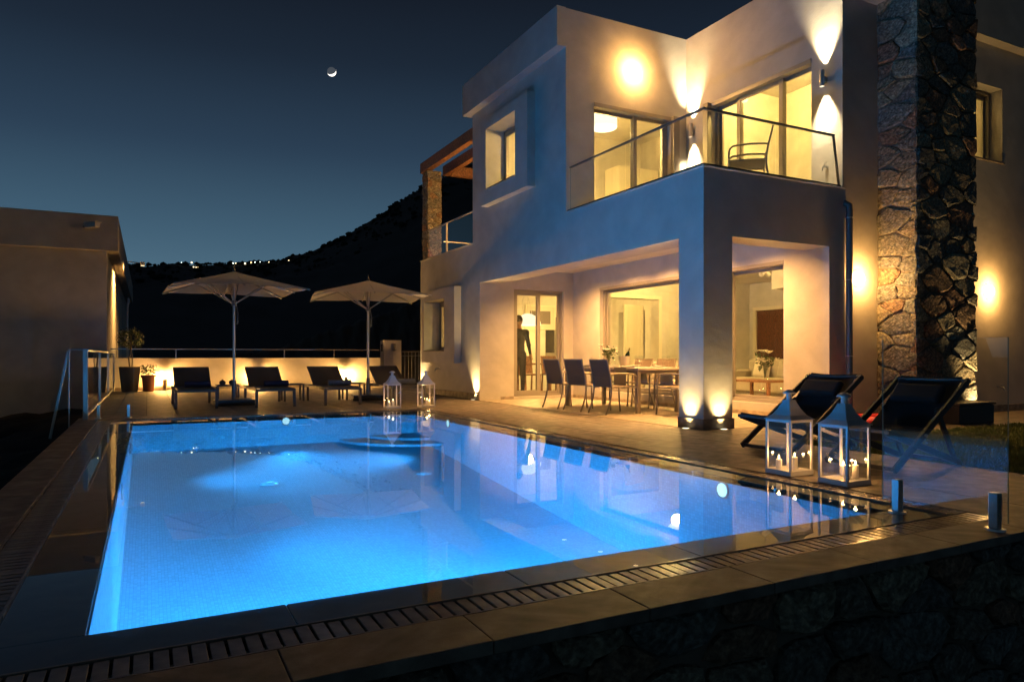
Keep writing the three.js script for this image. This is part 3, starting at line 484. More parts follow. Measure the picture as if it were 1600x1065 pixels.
// downpipe
{
  const d = sub('downpipe', villa), x = 9.03, z = ZF + .06; mesh('pipe', [tube([[x - .02, 3.17, ZF], [x, 3.16, ZF + .045], [x + .01, 3.10, z], [x + .01, 2.9, z], [x + .01, 1.5, z], [x + .01, .12, z]], .048, 40, 12)], greyMetal, d);
  for (const y of [.95, 2.05, 2.95]) mesh('bracket', [new THREE.TorusGeometry(.053, .008, 6, 16).rotateX(PI / 2).translate(x + .01, y, z)], steel, d);
}

// ---------------------------------------------------------------- lamps on and about the villa
function bulkhead(label, pos, turn, power) { // round wall lamp
  const t = thing('wall_lamp', label, 'lamp', pos, turn, 'round wall lamps');
  mesh('back_plate', [new THREE.CylinderGeometry(.10, .10, .02, 28).rotateX(PI / 2).translate(0, 0, .01)], alu, t);
  const s = new THREE.SphereGeometry(.118, 24, 14, 0, 2 * PI, 0, PI / 2).rotateX(PI / 2).scale(1.05, 1, .6).translate(0, 0, .004); mesh('globe', [s], glow(new THREE.Color().setRGB(1, .86, .55), 9), t);
  point(t, AMBER, power * 3.2, [0, 0, .13], 3);
}
bulkhead('round glowing wall lamp above the balcony window', [7.737, 6.04, ZU], 0, 2.3);
bulkhead('oval glowing wall lamp between the downpipe and the stone pier', [9.30, 2.09, ZF], 0, 1.5);
bulkhead('glowing wall lamp on the wall right of the stone pier', [12.62, 2.04, ZF], 0, 1.5);
bulkhead('low wall lamp on the side balcony behind its glass', [7.9, 4.5, -14.46], PI, 5.0);
function upDown(label, pos) {
  const t = thing('wall_spotlight', label, 'lamp', pos, faceX, 'cylindrical up and down wall spotlights');
  mesh('body', [new THREE.CylinderGeometry(.036, .036, .24, 20, 1, true).translate(0, 0, .085), new THREE.CylinderGeometry(.034, .034, .16, 20).translate(0, 0, .085)], alu, t);
  mesh('bracket', [rb(-.02, .02, -.05, .03, 0, .055, .004)], alu, t);
  for (const s of [1, -1]) { mesh('lens', [new THREE.CylinderGeometry(.032, .032, .004, 18).translate(0, s * .085, .085)], glow(new THREE.Color().setRGB(1, .9, .66), 6), t); spot(t, new THREE.Color().setRGB(1, .78, .45), 50, [0, s * .125, .080], [0, s * 2, .0], .54, 1, 1); }
}
upDown('cylindrical wall spotlight in the inner corner of the balcony', [XC, 5.10, -10.06]);
upDown('cylindrical wall spotlight right of the wide balcony window', [XC, 5.06, -7.20]);
function uplight(label, x, z, dx, dz, power, ang = .70) {
  const t = thing('ground_uplight', label, 'lamp', [x, .003, z], 0, 'recessed ground uplights');
  mesh('ring', [new THREE.TorusGeometry(.05, .008, 6, 24).rotateX(PI / 2)], steel, t);
  mesh('lens', [cyl(.046, .044, .006, 0, 0, 0, 20)], glow(new THREE.Color().setRGB(1, .85, .55), 4), t);
  spot(t, UPLIGHT, power, [0, .02, 0], [dx, 2, dz], ang, .9, 1.5);
}
uplight('ground uplight against the pool side of the terrace column', XF - .085, -7.16, .10, 0, 10);
uplight('ground uplight against the lawn side of the terrace column', 6.60, ZF + .085, 0, -.10, 10);
uplight('ground uplight at the wall end left of the terrace opening', XF - .085, -13.95, .10, 0, 22);
uplight('ground uplight at the far left corner of the villa', XF - .09, -17.3, .10, 0, 26);
uplight('ground uplight at the right foot of the stone pier', 11.08, ZP + .13, 0, -.10, 20);
// terrace downlights
[[7.70, -12.55], [7.85, -11.45], [7.9, -10.4], [7.9, -9.2], [7.8, -7.9]].forEach(([x, z], k) => {
  const t = thing('terrace_downlight', ['first', 'second', 'third', 'fourth', 'fifth'][k] + ' ceiling downlight of the terrace, counted from its far end', 'lamp', [x, CEIL, z], 0, 'terrace ceiling downlights');
  mesh('trim', [new THREE.TorusGeometry(.05, .008, 6, 24).rotateX(PI / 2)], alu, t);
  mesh('lens', [cyl(.046, .046, .006, 0, -.006, 0, 20)], glow(new THREE.Color().setRGB(1, .8, .5), 6), t);
  spot(t, WARM, 46, [0, -.02, 0], [.12, -2, 0], 1.25, .7, 2);
});
// room lamps
{
  const t = thing('drum_pendant', 'white drum pendant in the upstairs bedroom', 'lamp', [7.85, 5.30, -11.35]);
  mesh('shade', [new THREE.CylinderGeometry(.26, .26, .30, 32, 1, true).translate(0, .22, 0)], glow(new THREE.Color().setRGB(1, .90, .66), 1.5), t);
  mesh('diffuser', [new THREE.SphereGeometry(.26, 32, 8, 0, 2 * PI, PI * .5, PI * .5).scale(1, .22, 1).translate(0, .07, 0)], glow(new THREE.Color().setRGB(1, .92, .7), 1.7), t);
  mesh('cord', [bar([0, .37, 0], [0, .90, 0], .012, .012, true)], greyMetal, t);
  point(t, ROOM, 20, [0, -.12, 0], 8);
}
{
  const t = thing('bedside_lamp', 'low glowing lamp on the floor of the upstairs bedroom', 'lamp', [8.6, 3.2, -13.2]);
  mesh('base', [lathe([[0, 0], [.1, 0], [.11, .03], [.03, .06], [.03, .22]], 20)], alu, t);
  mesh('shade', [new THREE.CylinderGeometry(.10, .15, .2, 24, 1, true).translate(0, .3, 0)], glow(new THREE.Color().setRGB(1, .85, .5), 1.5), t); point(t, ROOM, 5, [0, .48, 0], 4);
}
function ceilLamp(label, pos, r, power, c = ROOM) {
  const t = thing('ceiling_lamp', label, 'lamp', pos, 0, 'round glass ceiling lamps');
  mesh('bowl', [new THREE.SphereGeometry(r, 28, 10, 0, 2 * PI, PI * .5, PI * .5).scale(1, .55, 1)], glow(new THREE.Color().setRGB(1, .9, .62), 2.6), t);
  mesh('canopy', [cyl(r * .95, r * .95, .03, 0, 0, 0, 28)], alu, t); point(t, c, power * 2.2, [0, -r * .55 - .06, 0], 6);
}
ceilLamp('round ceiling lamp in the room behind the balcony chair', [10.0, 6.165, -8.9], .20, 11, new THREE.Color().setRGB(1, .66, .18));
ceilLamp('glass ceiling lamp in the living room behind the terrace', [10.4, 2.815, -12.2], .19, 9);
ceilLamp('glass ceiling lamp over the sofa in the living room', [12.0, 2.815, -8.4], .17, 7);
ceilLamp('ceiling lamp in the kitchen beyond the wide opening', [10.2, 2.815, -15.6], .17, 5);
ceilLamp('ceiling lamp in the upper room right of the stone pier', [12.7, 6.165, -8.8], .17, 5);
{
  const t = thing('track_spotlight', 'small white twin spotlight on the living room ceiling', 'lamp', [11.2, 2.84, -10.45]);
  mesh('stem', [cyl(.012, .012, .16, 0, -.16, 0, 10), cyl(.04, .04, .02, 0, -.01, 0, 16)], lanternMat, t);
  for (const s of [-1, 1]) mesh('head', [new THREE.CylinderGeometry(.04, .05, .13, 16).rotateZ(s * .9).translate(s * .06, -.2, 0)], lanternMat, t);
}
{ // pendant over the indoor dining table
  const t = thing('dining_pendant', 'wide white glowing pendant over the indoor dining table', 'lamp', [8.55, 1.72, -15.7]);
  mesh('shade', [lathe([[.01, .30], [.10, .29], [.22, .22], [.32, .10], [.34, 0]], 32)], glow(new THREE.Color().setRGB(1, .86, .56), 1.35), t);
  mesh('cord', [bar([0, .30, 0], [0, 1.13, 0], .01, .01, true), tube([[-.12, .27, 0], [-.16, .6, 0], [-.04, .8, 0], [.05, .6, 0], [.12, .27, 0]], .006, 30, 6)], lanternMat, t);
  point(t, ROOM, 15, [0, -.08, 0], 6);
}

// ---------------------------------------------------------------- terrace boundary at the back
{
  const w = thing('boundary_wall', 'low white wall behind the sunbeds with a thin metal rail on top', 'wall');
  const ZW = -22.1;
  mesh('wall', [bx(EDGE.x0 - .05, 6.64, 0, .875, ZW - .25, ZW)], plaster, w);
  mesh('skirting', [rb(EDGE.x0 + .1, 6.63, .003, .085, ZW, ZW + .015, .003)], plinthMat, w);
  mesh('coping', [rb(EDGE.x0 - .06, 6.639, .875, .895, ZW - .27, ZW + .012, .004)], plaster, w);
  mesh('handrail', [rb(-.9, 6.64, 1.13, 1.16, ZW - .15, ZW - .11, .006)], alu, w);
  for (const x of [.72, 3.69, 5.19]) mesh('rail_post', [rb(x - .018, x + .018, .89, 1.13, ZW - .148, ZW - .112, .004)], alu, w);
  const p = thing('gate_pillar', 'white square pillar with two small dark openings beside the garden gate', 'pillar', [7.08, 0, ZW - .2]);
  const hole = (g) => g; void hole;
  mesh('pillar_body', [bx(-.29, .29, 0, 1.12, -.3, .12), bx(-.29, -.06, 1.12, 1.36, -.3, .12), bx(.10, .29, 1.12, 1.36, -.3, .12), bx(-.29, .29, 1.36, 1.46, -.3, .12), bx(-.06, .10, 1.12, 1.36, -.3, -.1)], plaster, p);
  mesh('letter_slot', [rb(-.305, -.288, 1.10, 1.34, -.20, -.04, .004)], blackMetal, p);
  const g = thing('garden_gate', 'dark metal gate with upright bars left of the villa', 'gate', [7.74, 0, ZW - .1]);
  for (let i = 0; i < 7; i++) mesh('upright', [bar([-.36 + i * .12, .08, 0], [-.36 + i * .12, 1.08, 0], .018, .018, true)], greyMetal, g);
  mesh('gate_frame', [rb(-.38, .38, 1.08, 1.11, -.015, .015, .004), rb(-.38, .38, .05, .08, -.015, .015, .004), rb(-.4, -.37, 0, 1.14, -.018, .018, .004), rb(.37, .4, 0, 1.14, -.018, .018, .004), rb(-.38, .38, .95, .97, -.012, .012, .004)], greyMetal, g);
}
[[.43, 'bollard lamp against the white wall left of the first sunbed'], [2.93, 'bollard lamp hidden behind the second sunbed backrest'], [5.49, 'bollard lamp against the white wall between the third and fourth sunbed']].forEach(([x, label]) => {
  const t = thing('bollard_lamp', label, 'lamp', [x, 0, -21.93], 0, 'bollard lamps along the white wall');
  mesh('stem', [cyl(.055, .055, .30, 0, 0, 0, 20)], taupeMetal, t);
  mesh('light_band', [cyl(.05, .05, .07, 0, .30, 0, 20)], glow(new THREE.Color().setRGB(1, .84, .45), 5), t);
  mesh('cap', [cyl(.058, .058, .02, 0, .37, 0, 20)], taupeMetal, t);
  point(t, AMBER, 25, [0, .335, .0], 2.4);
});

// ---------------------------------------------------------------- outbuilding on the left
{
  const b = thing('outbuilding', 'flat roofed white outbuilding at the left edge with overhanging parapet', 'building'); const X = -1.0, Z = -22.45;
  mesh('wall', [bx(-9, X, -3.2, 3.95, Z, -44)], plaster, b);
  mesh('parapet', [bx(-9.3, X + .28, 3.83, 4.78, Z + .25, -44.2)], plaster, b);
  mesh('downpipe', [tube([[X + .1, 4.0, -40], [X + .16, 3.7, -40], [X + .12, 3.4, -40], [X + .12, 0, -40]], .06, 24, 10)], lanternMat, b);
  mesh('shutter', [rb(X, X + .03, -.2, 3.3, -34, -30, .005)], creamPaint, b);
  const c = thing('security_camera', 'small white security camera on the parapet of the outbuilding', 'camera', [-1.53, 4.42, Z + .26], .7); c.scale.setScalar(1.5);
  mesh('arm', [bar([0, 0, 0], [.0, .02, .14], .035)], greyMetal, c); mesh('housing', [rb(-.05, .05, -.03, .06, .08, .36, .015)], lanternMat, c); mesh('visor', [rb(-.06, .06, .062, .072, .06, .40, .004)], lanternMat, c);
  const f = thing('flood_lamp', 'small flood lamp on the side of the outbuilding', 'lamp', [X + .28, 4.05, -27.2]);
  mesh('arm', [bar([0, .1, 0], [.54, .06, 0], .03)], alu, f); mesh('head', [rb(.5, .64, -.02, .1, -.08, .08, .015)], lanternMat, f); mesh('lens', [bx(.515, .625, -.028, -.022, -.065, .065)], glow(new THREE.Color().setRGB(1, .8, .45), 2), f);
  spot(f, AMBER, 130, [.57, -.05, 0], [-1.7, -3.0, .3], 1.15, .7, 4);
}
// side railing of the terrace, with the brace of the steps going down
{
  const t = thing('side_railing', 'glass side railing with metal posts at the left edge of the terrace', 'railing'), x = -.80;
  mesh('post', [rb(x - .05, x + .015, -.05, 1.05, -12.24, -12.19, .004)], alu, t);
  for (const z of [-15.4, -18.6, -21.6]) mesh('post', [rb(x - .02, x + .02, 0, 1.02, z - .02, z + .02, .004)], alu, t);
  mesh('top_rail', [rb(x - .02, x + .02, 1.02, 1.05, -21.6, -12.24, .006)], alu, t);
  mesh('bottom_rail', [rb(x - .018, x + .018, .06, .095, -21.6, -12.24, .006)], alu, t);
  for (const [a, b] of [[-15.36, -12.28], [-18.56, -15.44], [-21.56, -18.64]]) mesh('glass_panel', new THREE.PlaneGeometry(b - a, .91).rotateY(PI / 2).translate(x, .555, (a + b) / 2), greenGlass, t);
  const s = thing('stair_rail', 'slanted metal rail of the steps leading down outside the terrace', 'railing');
  mesh('top_bar', [rb(-1.04, -.86, 1.035, 1.05, -12.22, -12.20, .003)], alu, s); mesh('upright', [rb(-1.035, -1.015, -.2, 1.035, -12.22, -12.20, .003)], alu, s);
  mesh('slanted_bar', [bar([-1.035, 1.02, -12.21], [-1.26, -.25, -12.21], .035, .02)], alu, s);
}
// frameless glass screens on spigots
function spigot(parent, x, y, z) { mesh('spigot', [rb(x - .022, x + .022, y + .008, y + .205, z - .025, z + .025, .006), cyl(.052, .050, .010, x, y, z, 24), new THREE.CylinderGeometry(.009, .009, .006, 12).rotateX(PI / 2).translate(x, y + .14, z + .026), new THREE.CylinderGeometry(.009, .009, .006, 12).rotateX(PI / 2).translate(x, y + .085, z + .026), new THREE.CylinderGeometry(.009, .009, .006, 12).rotateZ(PI / 2).translate(x - .023, y + .14, z), new THREE.CylinderGeometry(.009, .009, .006, 12).rotateZ(PI / 2).translate(x - .023, y + .085, z)], steel, parent); }
{
  const t = thing('glass_screen', 'clear glass screen on steel spigots at the near right corner of the pool', 'glass screen'), x = 4.105;
  spigot(t, x, -.013, -2.78); spigot(t, x, .003, -2.215);
  mesh('glass_panel', new THREE.PlaneGeometry(.727, 1.0).rotateY(-PI / 2).translate(x, .55, -2.513), screenGlass, t);
  mesh('glass_edge', [bx(x - .005, x + .005, .05, 1.05, -2.1495, -2.1485)], edgeGlass, t); mesh('glass_edge', [bx(x - .005, x + .005, .05, 1.05, -2.8775, -2.8765)], edgeGlass, t); mesh('glass_edge', [bx(x - .005, x + .005, 1.05, 1.051, -2.877, -2.149)], edgeGlass, t);
  const u = thing('glass_screen', 'clear glass screen on steel spigots at the far left corner of the pool', 'glass screen'), z = -12.35;
  spigot(u, -.66, .003, z); spigot(u, -.26, .003, z);
  mesh('glass_panel', new THREE.PlaneGeometry(.53, 1.0).translate(-.455, .55, z), greenGlass, u);
  for (const xx of [-.72, -.19]) mesh('glass_edge', [bx(xx - .0005, xx + .0005, .05, 1.05, z - .005, z + .005)], edgeGlass, u);
}
// potted plants
function foliage(n, cx, cy, cz, rx, ry, size, hollow = .55) { // many small folded leaves through a rounded crown
  const gs = [], leaf = new THREE.BufferGeometry(); leaf.setAttribute('position', new THREE.Float32BufferAttribute([0, 0, 0, .5, .15, .5, 0, .04, 1, -.5, .15, .5], 3)); leaf.setIndex([0, 1, 2, 0, 2, 3]);
  for (let i = 0; i < n; i++) { const d = V(rnd(-1, 1), rnd(-1, 1), rnd(-1, 1)).normalize(), r = hollow + (1 - hollow) * Math.pow(rnd(), .6), k = 1 + .22 * n3(d.x * 2.2, d.y * 2.2, d.z * 2.2); const s = size * rnd(.6, 1.3); const g = leaf.clone().scale(s * .7, s, s).rotateX(rnd(0, 6.28)).rotateY(rnd(0, 6.28)).rotateZ(rnd(0, 6.28)).translate(cx + d.x * r * rx * k, cy + d.y * r * ry * k, cz + d.z * r * rx * k); g.computeVertexNormals(); gs.push(g); }
  return gs;
}
{
  const t = thing('potted_tree', 'small round headed tree in a square planter by the outbuilding', 'tree', [-.42, 0, -21.4]);
  mesh('planter', [new THREE.CylinderGeometry(.36, .26, .66, 4, 1).rotateY(PI / 4).translate(0, .33, 0)], planterMat, t);
  mesh('soil', [new THREE.CylinderGeometry(.33, .33, .02, 4).rotateY(PI / 4).translate(0, .655, 0)], earth, t);
  mesh('trunk', [tube([[.0, .64, 0], [-.02, .9, .01], [.03, 1.15, 0], [.02, 1.45, 0]], .018, 16, 8), tube([[.05, .64, .02], [.06, .9, .01], [.0, 1.2, 0], [.03, 1.5, .02]], .013, 16, 8), tube([[.02, 1.2, 0], [.12, 1.35, .05], [.2, 1.5, .05]], .008, 10, 6), tube([[.02, 1.2, 0], [-.1, 1.35, -.05], [-.2, 1.48, 0]], .008, 10, 6)], bark, t);
  mesh('crown', foliage(900, .0, 1.42, 0, .33, .26, .055), leafMat, t);
  const p = thing('flower_pot', 'terracotta pot of red flowers beside the square planter', 'flower pot', [.02, 0, -21.35]);
  mesh('pot', [lathe([[0, 0], [.12, 0], [.13, .02], [.16, .38], [.185, .385], [.185, .44], [.16, .44], [.155, .40], [0, .40]], 28)], terracotta, p);
  mesh('leaves', foliage(260, 0, .58, 0, .25, .17, .055, .2), leafMat, p);
  mesh('flowers', foliage(60, .05, .66, 0, .24, .14, .03, .7), petalRed, p);
}

// ---------------------------------------------------------------- sunbeds, tables, parasols
function sunbed(label, x, z) {
  const t = thing('sunbed', label, 'sunbed', [x, 0, z], 0, 'sunbeds facing the pool'); const w = .335;
  for (const s of [-1, 1]) { mesh('side_rail', [rb(s * w - .02, s * w + .02, .30, .35, -2.0, 0, .006)], loungeFrame, t); for (const zz of [-.05, -1.75]) mesh('leg', [rb(s * w - .024, s * w + .024, 0, .30, zz - .03, zz + .03, .005)], loungeFrame, t); }
  mesh('foot_rail', [rb(-w + .02, w - .02, .30, .345, -.035, 0, .006)], loungeFrame, t); mesh('head_rail', [rb(-w + .02, w - .02, .30, .345, -2.0, -1.965, .006)], loungeFrame, t);
  const seat = new THREE.PlaneGeometry(2 * w - .05, 1.2, 8, 12).rotateX(-PI / 2).translate(0, .352, -.62); { const p = seat.attributes.position; for (let i = 0; i < p.count; i++) p.setY(i, p.getY(i) - .022 * Math.sin(Math.PI * Math.min(1, Math.max(0, (p.getX(i) + w) / (2 * w))))); seat.computeVertexNormals(); }
  mesh('seat_fabric', [seat], loungeMesh, t);
  const a = [0, .36, -1.22], L = .74, an = .50; const by = a[1] + L * Math.sin(an), bz = a[2] - L * Math.cos(an);
  mesh('back_fabric', [bar([0, a[1], a[2]], [0, by, bz], 2 * w - .06, .012)], loungeMesh, t);
  for (const s of [-1, 1]) mesh('back_rail', [bar([s * (w - .02), a[1], a[2]], [s * (w - .02), by, bz], .03)], loungeFrame, t);
  mesh('back_top_rail', [bar([-w + .01, by, bz], [w - .01, by, bz], .032)], loungeFrame, t);
  mesh('back_prop', [bar([0, .36 + L * .6 * Math.sin(an), a[2] - L * .6 * Math.cos(an)], [0, .31, -1.9], .02)], loungeFrame, t);
  return t;
}
function towel(label, x, z, y, m, turn = 0) {
  const t = thing('rolled_towel', label, 'towel', [x, y, z], turn, 'rolled towels on the sunbeds'); const pts = []; for (let i = 0; i <= 60; i++) { const a = i / 60 * 2 * PI * 2.6, r = .025 + .042 * i / 60; pts.push(new THREE.Vector2(Math.cos(a) * r, Math.sin(a) * r)); }
  const out = pts.slice().reverse().map((p) => p.clone().multiplyScalar(1 - .010 / Math.max(p.length(), .03))); const s = new THREE.Shape([...pts, ...out]); mesh('roll', [new THREE.ExtrudeGeometry(s, { depth: .46, bevelEnabled: false }).rotateY(PI / 2).translate(-.23, .066, 0), new THREE.CylinderGeometry(.061, .061, .452, 20).rotateZ(PI / 2).translate(0, .066, 0)], m, t); return t;
}
sunbed('first sunbed from the outbuilding, dark mesh with dark rolled towel', .78, -13.80); sunbed('second sunbed from the outbuilding, with a bollard lamp behind its backrest', 2.11, -13.60); sunbed('third sunbed from the outbuilding, left of the second parasol pole', 3.36, -13.60); sunbed('fourth sunbed, nearest to the villa, behind the white lanterns', 4.68, -13.55);
towel('dark rolled towel on the first sunbed from the outbuilding', .86, -14.9, .34, navyTowel); towel('dark rolled towel on the second sunbed from the outbuilding', 2.26, -14.55, .34, navyTowel, .08); towel('grey rolled towel on the third sunbed from the outbuilding', 3.5, -14.5, .34, greyTowel, -.05); towel('grey rolled towel on the sunbed nearest to the villa', 4.9, -14.5, .34, greyTowel, .05);
function sideTable(label, x, z) { const t = thing('side_table', label, 'table', [x, 0, z], 0, 'low side tables between sunbeds'); mesh('table_top', [rb(-.22, .22, .34, .365, -.22, .22, .006)], loungeFrame, t); for (const a of [-1, 1]) for (const b of [-1, 1]) mesh('leg', [rb(a * .19 - .018, a * .19 + .018, 0, .34, b * .19 - .018, b * .19 + .018, .004)], loungeFrame, t); }
sideTable('low dark side table between the first and second sunbed', 1.44, -15.4); sideTable('low dark side table between the third and fourth sunbed', 4.02, -15.4);
sideTable('low dark side table between the second and third sunbed', 2.74, -15.5);
[[1.34, -15.3, 'left'], [1.52, -15.32, 'right']].forEach(([x, z, s]) => { const t = mesh('round_bowl', [new THREE.SphereGeometry(.055, 20, 14).scale(1.1, .9, 1).translate(x, .415, z), cyl(.012, .02, .02, x, .458, z, 10)], bark); tag(t, `${s} of two round brown bowls on the side table beside the first sunbed`, 'bowl', 'round bowls on the side table'); });

function parasol(label, x, z, turn, tilt) {
  const t = thing('parasol', label, 'parasol', [x, 0, z], turn, 'white square parasols'); const S = 1.17, hE = 2.22, hA = 2.60, N = 12;
  mesh('base_plate', [rb(-.36, .36, .0, .05, -.36, .36, .01), rb(-.34, .34, .05, .11, -.34, -.01, .01), rb(-.34, .34, .05, .11, .01, .34, .01)], blackMetal, t);
  mesh('base_sleeve', [cyl(.045, .04, .42, 0, .05, 0, 18), bar([.03, .40, 0], [.12, .41, .02], .015, .015, true), bar([.12, .41, .02], [.125, .34, .02], .015, .015, true)], greyMetal, t);
  mesh('pole', [cyl(.026, .026, 2.46, 0, .12, 0, 18)], alu, t); mesh('finial', [lathe([[0, .12], [.012, .10], [.016, .04], [.03, .0], [.03, -.03]], 16).translate(0, hA + .02, 0)], greyMetal, t);
  const hubY = 1.98; mesh('runner', [cyl(.05, .05, .10, 0, hubY - .05, 0, 18)], greyMetal, t); mesh('cord', [tube([[.04, hubY, 0], [.07, hubY - .2, .02], [.05, hubY - .42, .03], [.075, hubY - .34, .03]], .008, 20, 6)], greyMetal, t);
  const crn = [[1, 1], [0, 1], [-1, 1], [-1, 0], [-1, -1], [0, -1], [1, -1], [1, 0]].map(([a, b]) => V(a * S, hE + (a && b ? -.0 : .035), b * S));
  for (let k = 0; k < 8; k++) { // eight sewn panels
    const A = V(0, hA, 0), B = crn[k], C = crn[(k + 1) % 8], pos = [], idx = [], n = 8; const id = (i, j) => i * (i + 1) / 2 + j;
    for (let i = 0; i <= n; i++) for (let j = 0; j <= i; j++) { const u = i / n, v = i ? j / i : 0, P = A.clone().lerp(B.clone().lerp(C, v), u); P.y -= .010 * Math.sin(PI * v) * u + .012 * Math.sin(PI * u); pos.push(P.x, P.y, P.z); }
    for (let i = 0; i < n; i++) for (let j = 0; j <= i; j++) { idx.push(id(i, j), id(i + 1, j), id(i + 1, j + 1)); if (j < i) idx.push(id(i, j), id(i + 1, j + 1), id(i, j + 1)); }
    const g = new THREE.BufferGeometry(); g.setAttribute('position', new THREE.Float32BufferAttribute(pos, 3)); g.setIndex(idx); g.computeVertexNormals(); mesh('canopy_panel', [g], canvas, t);
    const R = B.clone(); R.y -= .02; mesh('rib', [bar([0, hA - .03, 0], R.toArray(), .022, .03)], alu, t);
    const mid = V(0, hA - .03, 0).lerp(R, .52); mesh('strut', [bar([mid.x * .06, hubY, mid.z * .06], mid.toArray(), .018, .018)], alu, t);
  }
  return t;
}
parasol('white square parasol between the first and second sunbed', 1.50, -14.75, .06); parasol('white square parasol nearer to the villa, between third and fourth sunbed', 4.28, -15.15, -.16);

// ---------------------------------------------------------------- candle lanterns
function candle(parent, x, z, y, h, r) { const c = sub('candle', parent, [x, y, z]); mesh('wax', [lathe([[0, 0], [r, 0], [r, h - .004], [r * .9, h], [r * .7, h - .006], [0, h - .008]], 20)], wax, c); mesh('flame', [lathe([[0, 0], [.005, .004], [.0065, .012], [.004, .022], [0, .034]], 12).translate(0, h + .004, 0)], glow(new THREE.Color().setRGB(1, .72, .3), 14), c); point(c, CANDLE, .08, [0, h + .03, 0], .5); }
function lantern(label, x, z, candles, s = 1) {
  const t = thing('candle_lantern', label, 'lantern', [x, .002, z], 0, 'glass candle lanterns'); const w = .118 * s, H = .40 * s, b = .04 * s;
  mesh('base', [rb(-w - .012, w + .012, 0, b, -w - .012, w + .012, .006)], lanternMat, t);
  for (const a of [-1, 1]) for (const c of [-1, 1]) mesh('corner_post', [rb(a * w - .009, a * w + .009, b, b + H, c * w - .009, c * w + .009, .003)], lanternMat, t);
  for (const c of [-1, 1]) { mesh('top_bar', [rb(-w + .009, w - .009, b + H - .02, b + H, c * w - .008, c * w + .008, .003)], lanternMat, t); mesh('top_bar', [rb(c * w - .008, c * w + .008, b + H - .02, b + H, -w + .009, w - .009, .003)], lanternMat, t); }
  for (const a of [0, PI / 2, PI, -PI / 2]) mesh('pane', new THREE.PlaneGeometry(2 * w - .018, H - .02).translate(0, b + H / 2 - .01, w).rotateY(a), glass, t);
  // concave pyramid roof, chimney and cap
  const prof = [[w + .018, 0], [w * .78, .035], [w * .52, .085], [w * .34, .135], [w * .28, .155]].map(([r, y]) => new THREE.Vector2(r * Math.SQRT2, y * s));
  const roof = new THREE.LatheGeometry(prof, 4).rotateY(PI / 4).toNonIndexed(); roof.computeVertexNormals(); mesh('roof', [roof.translate(0, b + H, 0), bx(-w - .018, w + .018, b + H, b + H + .003, -w - .018, w + .018)], lanternMat, t);
  mesh('chimney', [cyl(.024 * s, .022 * s, .06 * s, 0, b + H + .155 * s, 0, 16)], lanternMat, t);
  mesh('cap', [lathe([[0, .034], [.022, .03], [.044, .016], [.054, 0], [0, -.002]], 20).scale(s, s, s).translate(0, b + H + .205 * s, 0)], lanternMat, t);
  for (const [cx, cz, h] of candles) candle(t, cx, cz, b, h, .024);
  return t;
}
lantern('tall metal candle lantern by the pool, left of the near pair', 4.61, -4.05, [[.0, .055, .10], [.05, -.02, .07], [-.06, -.05, .075]]);
lantern('tall metal candle lantern by the pool, nearest to the glass screen', 4.62, -3.55, [[-.03, .05, .105], [.06, .05, .10], [.07, -.06, .08]]);
lantern('white candle lantern at the far pool end, left of the far pair', 3.95, -12.40, [[0, .05, .10], [-.06, 0, .07]]);
lantern('white candle lantern at the far pool end, nearest to the villa', 4.585, -12.36, [[0, .05, .10], [.06, 0, .07]]);

// ---------------------------------------------------------------- folding sling chairs on the right
function slingChair(label, x, z) { // looks towards -x
  const t = thing('sling_chair', label, 'deck chair', [x, 0, z], 0, 'black folding sling chairs'); const w = .32;
  for (const s of [-1, 1]) {
    const zz = s * w, zi = s * (w - .04);
    mesh('long_rail', [bar([0, .02, zz], [1.02, .74, zz], .03, .055)], darkWood, t);
    mesh('short_rail', [bar([-.05, .335, zi], [.95, .02, zi], .03, .055)], darkWood, t);
    mesh('strut', [bar([.68, .50, s * (w - .075)], [.95, .03, s * (w - .075)], .026, .045)], darkWood, t);
    mesh('pivot', [new THREE.CylinderGeometry(.012, .012, .02, 12).rotateX(PI / 2).translate(.385, .29, s * (w + .02))], steel, t);
  }
  mesh('top_bar', [bar([1.0, .73, -w - .02], [1.0, .73, w + .02], .05, .035)], darkWood, t); mesh('front_bar', [bar([-.04, .335, -w], [-.04, .335, w], .045, .035)], darkWood, t);
  mesh('foot_bar', [bar([.02, .03, -w + .015], [.02, .03, w - .015], .035)], darkWood, t); mesh('rear_bar', [bar([.94, .028, -w + .06], [.94, .028, w - .06], .035)], darkWood, t);
  mesh('notch_block', [0, 1, 2, 3].map((k) => bx(.74 + k * .055, .765 + k * .055, .088 - k * .0173, .108 - k * .0173, w - .055, w - .025)), darkWood, t);
  const pr = new THREE.CatmullRomCurve3([V(1.0, .755, 0), V(.86, .60, 0), V(.66, .40, 0), V(.42, .25, 0), V(.18, .225, 0), V(.03, .29, 0), V(-.06, .36, 0)]).getPoints(28), pos = [], idx = [], nz = 8;
  pr.forEach((p, i) => { for (let j = 0; j <= nz; j++) { const v = j / nz * 2 - 1; pos.push(p.x, p.y + .012 * v * v, v * (w - .035)); } }); for (let i = 0; i < pr.length - 1; i++) for (let j = 0; j < nz; j++) { const a = i * (nz + 1) + j, b = a + nz + 1; idx.push(a, a + 1, b, b, a + 1, b + 1); }
  const g = new THREE.BufferGeometry(); g.setAttribute('position', new THREE.Float32BufferAttribute(pos, 3)); g.setIndex(idx); g.computeVertexNormals(); mesh('sling', [g], blackFabric, t);
  mesh('head_cushion', [new RoundedBoxGeometry(.20, .075, .46, 4, .036).rotateZ(.82).translate(.80, .615, 0)], blackFabric, t);
}
slingChair('black folding sling chair behind the lanterns, nearer to the terrace', 5.50, -5.12); slingChair('black folding sling chair behind the glass screen', 5.36, -3.98);
